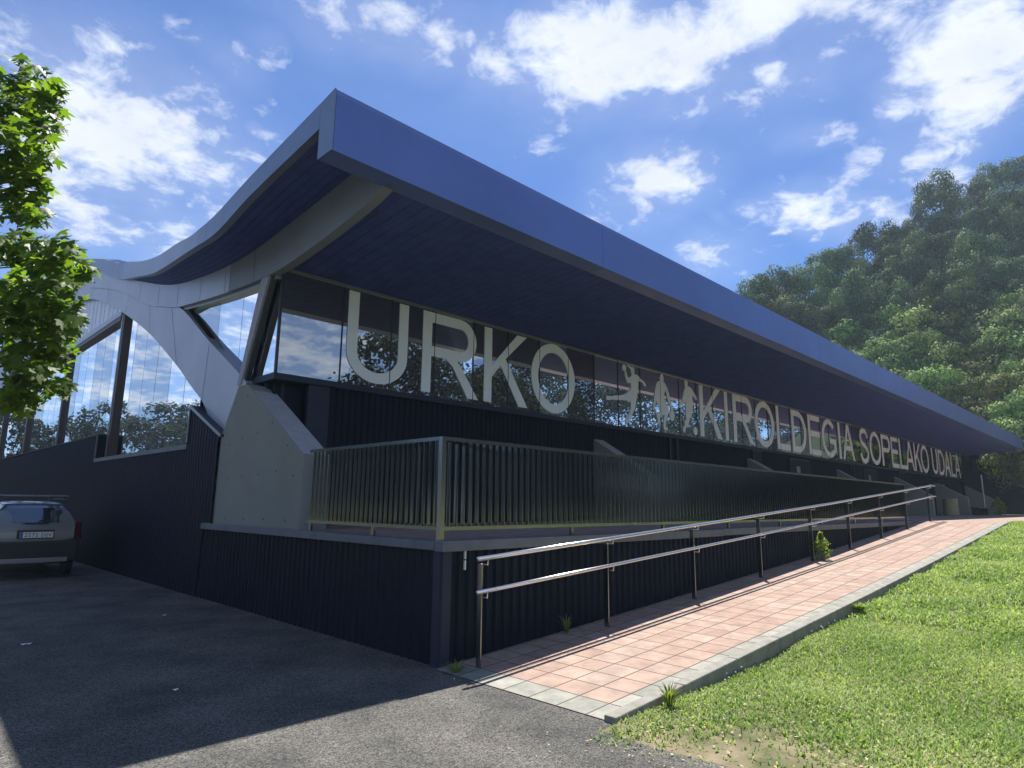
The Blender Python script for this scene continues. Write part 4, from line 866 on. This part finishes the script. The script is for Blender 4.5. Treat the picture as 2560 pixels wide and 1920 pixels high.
me.transform(Matrix.Translation((.036,-.0462,.853)) @ Matrix.Rotation(math.pi/2, 4, 'X') @ Matrix.Diagonal((sc_,1,1,1))); me.materials.clear(); me.materials.append(m_black)
o = bpy.data.objects.new('plate_characters', me); col.objects.link(o); o.parent = pl
for y in (.75, 2.2): MB().box(-.62,.62,y-.03,y+.03,1.66,1.69).build('roof_bar', m_lframe, car, bevel=.008)
for sx in (-1, 1):
    MB().tube([(sx*.56,.55,1.56),(sx*.56,.65,1.61),(sx*.56,2.4,1.60),(sx*.56,2.5,1.55)], .014, 8).build('roof_rail', m_black, car)
    for y in (.75, 2.2): MB().box(sx*.56-.03,sx*.56+.03,y-.03,y+.03,1.58,1.665).build('bar_foot', m_black, car)
a_ = MB(); a_.tube([(0,.62,1.56),(0,.62,1.60)], .03, 8, r2=.012); a_.tube([(0,.62,1.59),(0,.50,1.68)], .005, 6); a_.build('antenna', m_black, car)
a_ = MB(); a_.tube([(0,.085,1.12),(.05,.10,1.17),(.40,.14,1.17)], .008, 6); a_.build('wiper', m_black, car)
for sx in (-1, 1):
    for y in (.75, 3.35):
        w = MB(); w.tube([(sx*.78-.10*sx,y,.31),(sx*.78+.02*sx,y,.31)], .31, 28); wh = w.build('wheel', m_tyre, car, smooth=False)
        w = MB(); w.tube([(sx*.78,y,.31),(sx*.78+.03*sx,y,.31)], .20, 20); w.build('rim', m_lframe, wh)

# ------------------------------------------------------------------ trees
def leafcloud(clumps, per, size, seed, flat=.35, shell=.62):
    """clumps: list of (centre, radius); returns V, F, tone : rhombic leaf sprays facing mostly outward"""
    r = np.random.RandomState(seed); Vs, Ts, Ns = [], [], []
    for c, ra in clumps:
        k = max(10, int(per*ra*ra)); d = r.normal(size=(k, 3)); d /= np.linalg.norm(d, axis=1)[:, None]
        d[:, 2] = np.abs(d[:, 2])*np.where(r.rand(k) < .78, 1, -1)
        rad = ra*(shell+(1-shell)*r.rand(k)**.5)*(1+.11*r.normal(size=k))
        pc = np.array(c)+d*rad[:, None]*np.array([1, 1, .8])
        nrm = d+r.normal(size=(k, 3))*.38; nrm /= np.linalg.norm(nrm, axis=1)[:, None]
        u = np.cross(nrm, r.normal(size=(k, 3))); u /= np.linalg.norm(u, axis=1)[:, None]; v = np.cross(nrm, u)
        s = size*r.uniform(.55, 1.3, k)[:, None]
        dn = d*.85+nrm*.35; dn /= np.linalg.norm(dn, axis=1)[:, None]; Ns.append(np.repeat(dn, 4, axis=0))
        Vs.append(np.stack([pc-u*s*.6, pc-v*s*.32, pc+u*s*.6, pc+v*s*.32], 1).reshape(-1, 3))
        tn = np.clip(r.rand()+.18*r.normal(size=k), 0, 1); Ts.append(np.repeat(tn, 4))
    V = np.concatenate(Vs); leafcloud.n = np.concatenate(Ns); return V, np.arange(len(V)).reshape(-1, 4), np.concatenate(Ts)
def crown_clumps(kind, seed):
    rr = random.Random(seed); out = []
    if kind == 'euc':      # tall stacked rounded clumps, unit height 16
        for i in range(34):
            t = rr.random()**.8; z = 3.5+t*11.0; R_ = 4.3*math.sin(math.pi*min(1, (1-t)*.80+.18))**.8*(.75+.35*rr.random()); a = rr.uniform(0, 6.28)
            out.append(((math.cos(a)*R_, math.sin(a)*R_, z), rr.uniform(1.2, 2.3)))
        out += [((rr.uniform(-.8,.8), rr.uniform(-.8,.8), 14.6), 1.25), ((0,0,12), 2.2), ((0,0,8.5), 2.8)]
    else:
        for i in range(44):
            t = rr.random(); z = 2.0+t*7.2; R_ = 4.2*math.sin(math.pi*min(1, .25+t*.68))**.7*(.65+.4*rr.random()); a = rr.uniform(0, 6.28)
            out.append(((math.cos(a)*R_, math.sin(a)*R_, z), rr.uniform(.9, 1.7)))
        out += [((0,0,8.9), 1.2), ((0,0,6), 2.6)]
    return out
protos = {}
for kind, mt, per, sz in (('euc', m_euc, 120, .30), ('oak', m_oak, 125, .31)):
    for s in range(4):
        V_, F_, T_ = leafcloud(crown_clumps(kind, 40+s), per, sz, 70+s)
        cr_ = fastmesh('crown', V_, F_, 4, mt, None, cattr=T_, nrm=leafcloud.n)
        tk = MB(); H_ = 13.5 if kind == 'euc' else 8
        tk.tube([(0,0,-1.5),(.15,.1,H_*.3),(-.1,.2,H_*.65),(.1,0,H_)], .30, 8, r2=.07)
        rr = random.Random(s)
        for k in range(7):
            a = rr.uniform(0, 6.28); z = H_*rr.uniform(.3, .8); tk.tube([(0,0,z),(math.cos(a)*1.6,math.sin(a)*1.6,z+1.0),(math.cos(a)*3.2,math.sin(a)*3.2,z+2.2)], .11, 6, r2=.03)
        tr_ = tk.build('trunk', m_palebark if kind == 'euc' else m_bark, None, smooth=True)
        protos[(kind, s)] = (cr_, tr_); 
used = set()
def tree(kind, s, loc, h, rz_, name, label, cat, group, wide=1.0):
    e = empty(name, loc, label, cat, group); k = h/(15.9 if kind == 'euc' else 10.1); e.scale = (k*wide, k*wide, k); e.rotation_euler = (0, 0, rz_)
    for src in protos[(kind, s)]:
        o = src if src not in used else src.copy()
        if src not in used: used.add(src)
        else: col.objects.link(o)
        o.parent = e
    return e
TREES = [('euc', 114.3, 3.9, 39.1, 16.9), ('euc', 111.0, 7.3, 37.5, 16.9), ('euc', 108.1, 10.3, 36.2, 16.0), ('euc', 99.2, 12.0, 30.8, 17.0), ('euc', 98.2, 14.7, 30.6, 15.0), ('euc', 90.9, 15.8, 26.0, 14.9), ('euc', 85.4, 17.2, 22.7, 15.9), ('euc', 81.1, 19.7, 20.4, 15.9), ('euc', 78.9, 21.6, 19.3, 13.9), ('euc', 73.1, 21.8, 15.6, 15.0), ('euc', 69.7, 23.7, 13.7, 14.9), ('euc', 70.2, 26.6, 14.5, 15.0), ('euc', 70.9, 29.8, 15.5, 13.9), ('euc', 93.3, 3.8, 25.6, 16.0), ('euc', 93.8, 7.6, 26.6, 14.9), ('euc', 82.9, 10.0, 20.0, 14.9), ('euc', 81.8, 12.8, 19.7, 14.0), ('euc', 75.2, 14.7, 15.8, 13.9), ('euc', 70.7, 16.2, 13.1, 13.8), ('euc', 68.9, 18.7, 12.4, 12.9), ('euc', 65.6, 20.6, 10.6, 12.9), ('euc', 64.7, 22.9, 10.4, 12.9), ('euc', 76.8, 2.9, 14.9, 13.9), ('euc', 79.0, 5.8, 16.8, 14.0), ('euc', 71.2, 7.2, 12.0, 13.9), ('euc', 71.1, 10.2, 12.5, 12.9), ('euc', 72.5, 13.2, 13.8, 12.0), ('euc', 71.9, 15.5, 13.8, 11.9), ('euc', 75.4, 1.7, 13.8, 12.9), ('oak', 70.8, 17.5, 13.4, 11.0), ('oak', 70.6, 14.7, 12.8, 9.9), ('oak', 68.3, 18.7, 12.0, 9.9), ('oak', 73.8, 2.0, 12.9, 11.0), ('oak', 70.1, 3.9, 10.8, 10.9), ('oak', 70.8, 6.0, 11.6, 9.9), ('oak', 70.4, 8.6, 11.8, 9.8), ('oak', 68.4, 11.1, 10.8, 10.0), ('oak', 67.8, 2.4, 9.1, 9.8), ('oak', 66.5, 4.7, 8.6, 9.0), ('oak', 65.6, 6.9, 8.4, 8.8), ('oak', 65.1, 9.5, 8.5, 8.9), ('oak', 65.0, 12.2, 8.9, 9.0), ('oak', 67.2, 15.7, 10.8, 8.9), ('oak', 62.3, 1.4, 5.5, 8.3), ('oak', 61.1, 3.2, 5.0, 7.9), ('oak', 60.3, 5.3, 4.8, 7.9), ('oak', 60.9, 7.7, 5.5, 7.9)]
ORD = ['first','second','third','fourth','fifth','sixth','seventh','eighth','ninth','tenth','eleventh','twelfth','thirteenth','fourteenth','fifteenth','sixteenth','seventeenth','eighteenth','nineteenth','twentieth','twenty-first','twenty-second','twenty-third','twenty-fourth','twenty-fifth','twenty-sixth']
EXTRA = []
_r3 = random.Random(12)
for i in range(26):
    t_ = _r3.uniform(.06, .40); d_ = _r3.uniform(62, 112); ca_ = math.cos(math.atan(t_)); x_ = -4.3+d_*ca_; y_ = -5.3+d_*math.sin(math.atan(t_)); z_ = float(hill_z(x_, y_))
    EXTRA.append(('euc' if d_ > 72 else 'oak', round(x_,1), round(y_,1), round(z_,1), _r3.uniform(9, 12.5) if d_ > 72 else _r3.uniform(7, 9)))
rows = {'euc_a': [], 'euc_b': [], 'euc_c': [], 'oak_a': [], 'oak_b': []}
for i, t in enumerate(TREES):
    key = ('euc_a' if i < 13 else 'euc_b' if i < 22 else 'euc_c' if i < 29 else 'oak_a' if i < 37 else 'oak_b'); rows[key].append(t)
desc = {'euc_a': ('{} from the right of the tall dark eucalyptuses on the skyline','dark eucalyptus'), 'euc_b': ('{} from the right of the eucalyptuses just below the skyline row','eucalyptus'),
        'euc_c': ('{} from the right of the rounded eucalyptuses mid slope','eucalyptus'), 'oak_a': ('{} from the right of the broadleaf trees at mid slope','tree'), 'oak_b': ('{} from the right of the bright broadleaf trees at the hill foot','tree')}
rows['euc_d'] = [t for t in EXTRA if t[0] == 'euc']; rows['oak_c'] = [t for t in EXTRA if t[0] == 'oak']
desc['euc_d'] = ('{} from the right of the smaller eucalyptuses scattered among the taller ones','eucalyptus'); desc['oak_c'] = ('{} from the right of the small round trees low on the hill','tree')
rr = random.Random(77)
for key, lst in rows.items():
    lst.sort(key=lambda t: math.atan2(t[2]+5.3, t[1]+4.3))
    for i, (kd, x, y, z, h) in enumerate([t for t in lst if math.degrees(math.atan2(t[2]+5.3, t[1]+4.3)) < 23.4]):
        tree(kd, rr.randrange(4), (x, y, z-.3), (h+.3)*rr.uniform(.86, 1.10), rr.uniform(0, 6.28), 'eucalyptus_tree' if kd == 'euc' else 'broadleaf_tree', desc[key][0].format(ORD[i]), 'tree',
             {'euc_a':'eucalyptuses along the skyline','euc_b':'eucalyptuses below the skyline','euc_c':'eucalyptuses mid slope','oak_a':'broadleaf trees mid slope','euc_d':'smaller eucalyptuses on the slope','oak_c':'small round trees low on the hill','oak_b':'broadleaf trees at the hill foot'}[key], .64 if kd == 'euc' else .80)
# big tree whose boughs hang in at the right edge past the hall end
tree('oak', 1, (60,-.8,1.2), 10.5, .6, 'broadleaf_tree', 'bright green tree with low boughs at the right edge past the hall', 'tree', 'broadleaf trees at the hill foot')
for pr_ in protos.values():
    for o_ in pr_:
        if o_ not in used: bpy.data.objects.remove(o_)
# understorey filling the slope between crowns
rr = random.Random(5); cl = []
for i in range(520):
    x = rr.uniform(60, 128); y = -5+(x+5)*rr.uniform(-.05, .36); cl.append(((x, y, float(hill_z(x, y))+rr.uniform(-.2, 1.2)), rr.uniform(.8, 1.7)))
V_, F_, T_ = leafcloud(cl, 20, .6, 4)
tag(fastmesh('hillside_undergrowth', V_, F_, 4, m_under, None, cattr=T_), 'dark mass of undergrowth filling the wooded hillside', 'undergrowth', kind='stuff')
# tree belts around the car park: off to the side and behind, seen only as reflections in the glass
rr = random.Random(8); cl = []
def belt(x, y, h, rad):
    for k in range(19): 
        a = rr.uniform(0, 6.28); t = rr.random(); cl.append(((x+math.cos(a)*rad*rr.random(), y+math.sin(a)*rad*rr.random(), h*(.05+.9*t)), rad*rr.uniform(.4,.7)))
for i in range(34): belt(22+i*5.2+rr.uniform(-1,1), -30+rr.uniform(-3,3), (17 if i < 6 else 20)+rr.uniform(-2,4) if i > 0 else 13, 4.2)
for i in range(6): belt(-4+i*5.0, -42+rr.uniform(-2,2), 10.5+rr.uniform(-2,1.5), 3.6)
for i in range(24): belt(-92+i*4.6, 84-abs(i-10)*1.2+rr.uniform(-3,3), 11+rr.uniform(-3,3.0), 3.4)
for i in range(16): belt(-50+rr.uniform(-3,3), -40+i*6, 10+rr.uniform(-3,3), 4)
V_, F_, T_ = leafcloud(cl, 75, .38, 5)
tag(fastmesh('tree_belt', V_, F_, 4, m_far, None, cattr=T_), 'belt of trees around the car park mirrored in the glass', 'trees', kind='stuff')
mb = MB()
rr = random.Random(2)

# maple at the left edge
MAPLE = [(-3.77, 1.03, 5.04, 0.19), (-3.82, 1.61, 5.07, 0.23), (-3.7, 0.36, 4.64, 0.14), (-3.6, 1.33, 4.9, 0.17), (-3.52, 1.03, 4.75, 0.06), (-3.79, 0.63, 4.27, 0.23), (-3.55, 1.59, 4.7, 0.08), (-3.75, 0.99, 4.11, 0.19), (-3.64, 0.84, 4.14, 0.11), (-3.62, 1.8, 4.22, 0.17), (-3.63, 0.62, 3.79, 0.09), (-3.7, 1.42, 3.77, 0.16), (-3.52, 1.59, 3.71, 0.19), (-3.52, 0.48, 3.48, 0.16), (-3.25, 1.38, 3.7, 0.17), (-3.2, 0.91, 3.53, 0.1), (-3.51, 0.69, 3.24, 0.21), (-3.23, 1.59, 3.61, 0.14), (-3.6, 0.99, 3.13, 0.23), (-3.38, 0.97, 3.06, 0.19), (-3.17, 1.52, 3.39, 0.1), (-3.33, 0.49, 2.94, 0.08), (-3.47, 1.53, 2.94, 0.23), (-3.25, 1.43, 2.92, 0.16), (-3.56, 0.78, 2.54, 0.19), (-3.25, 1.71, 2.76, 0.17), (-3.23, 1.09, 2.52, 0.08), (-3.53, 1.03, 2.36, 0.12), (-3.27, 1.92, 2.52, 0.1)]
mp = empty('maple_tree', (-6.4,1.6,0), 'sunlit maple with lobed bright green leaves reaching in at the left edge', 'tree')
leaf = []
for k in range(5):     # five pointed lobes
    a = math.radians(90+(k-2)*52); L_ = (1.0, .92, .62)[abs(k-2)]
    a0 = a-math.radians(26)
    leaf += [(math.cos(a0)*.40, math.sin(a0)*.40), (math.cos(a-.22)*L_*.72, math.sin(a-.22)*L_*.72), (math.cos(a)*L_, math.sin(a)*L_), (math.cos(a+.22)*L_*.72, math.sin(a+.22)*L_*.72)]
leaf = [(.0,-.12)] + leaf + [(math.cos(math.radians(220))*.40, math.sin(math.radians(220))*.40)]
LV = np.array(leaf)*.5; nl = len(leaf)
def mleaves(blobs, seed, dens):
    r = np.random.RandomState(seed); Vs, Ts = [], []
    for cx_, cy_, cz_, ra in blobs:
        k = max(6, int(dens*ra**2.2)); d = r.normal(size=(k, 3)); d /= np.linalg.norm(d, axis=1)[:, None]
        pc = np.array([cx_, cy_, cz_])+d*(ra*r.rand(k)**.45)[:, None]
        nrm = np.stack([r.normal(size=k)*.6-.35, r.normal(size=k)*.6-.45, .55+.4*r.rand(k)], 1); nrm /= np.linalg.norm(nrm, axis=1)[:, None]
        tip = np.stack([r.normal(size=k), r.normal(size=k), -.9+.4*r.normal(size=k)], 1); v = tip-nrm*np.sum(tip*nrm, 1)[:, None]; v /= np.linalg.norm(v, axis=1)[:, None]; u = np.cross(v, nrm)
        s = r.uniform(.12, .23, k)[:, None, None]
        pts = pc[:, None, :] + s*(u[:, None, :]*LV[None, :, 0:1] + v[:, None, :]*LV[None, :, 1:2]) + nrm[:, None, :]*(-.12*s*(np.abs(LV[None, :, 0:1])*2))
        Vs.append(pts.reshape(-1, 3)); Ts.append(np.repeat(np.clip(r.rand(k), 0, 1), nl))
    V = np.concatenate(Vs); n = len(V)//nl; b = np.arange(n)[:, None]*nl
    F = np.concatenate([np.stack([b[:, 0], b[:, 0]+i, b[:, 0]+i+1], 1) for i in range(1, nl-1)]); return V, F, np.concatenate(Ts)
bl = [(x, y, z, r) for x, y, z, r in MAPLE]
rr = random.Random(4)
for i in range(46):
    a = rr.uniform(0, 6.28); ra = rr.uniform(.3, 2.1); z = rr.uniform(2.5, 7.2); f = math.sin(math.pi*min(1, max(0, (z-1.9)/6.2)))**.6
    x = -6.3+math.cos(a)*ra*f; y = 1.6+math.sin(a)*ra*f
    if x > -4.3: continue
    bl.append((x, y, z, rr.uniform(.3, .5)))
bl = [(x, y, z, r*1.12) for x, y, z, r in bl[:29]] + bl[29:]
V_, F_, T_ = mleaves(bl, 6, 2900)
V_ = V_-np.array([-6.4,1.6,0]); fastmesh('crown', V_, F_, 3, m_maple, mp, cattr=T_)
tk = MB(); tk.tube([(0,0,-.1),(.05,0,1.2),(-.05,.05,2.6),(.05,0,4.2),(0,0,6.6)], .15, 12, r2=.03)
for (tx, ty_, tz_, _r2) in bl[:29:2]:
    tk.tube([(0,0,max(1.8,tz_-1.6)), ((tx+6.4)*.5,(ty_-1.6)*.5,tz_-.6), (tx+6.4,ty_-1.6,tz_)], .028, 6, r2=.002)
tk.build('trunk', m_bark, mp, smooth=True)

# ------------------------------------------------------------------ haze
hm = bpy.data.materials.new('haze'); hm.use_nodes = True; nt = hm.node_tree; nt.nodes.clear()
o_ = nt.nodes.new('ShaderNodeOutputMaterial'); pv = nt.nodes.new('ShaderNodeVolumePrincipled'); pv.inputs['Color'].default_value = (.66,.84,1,1); pv.inputs['Density'].default_value = .0008; pv.inputs['Anisotropy'].default_value = 0.0
nt.links.new(pv.outputs[0], o_.inputs['Volume'])
hz = MB().box(-210,300,-210,210,-1.2,60).build('haze', hm); tag(hz, 'thin bluish summer haze over the whole place', 'haze', kind='stuff')
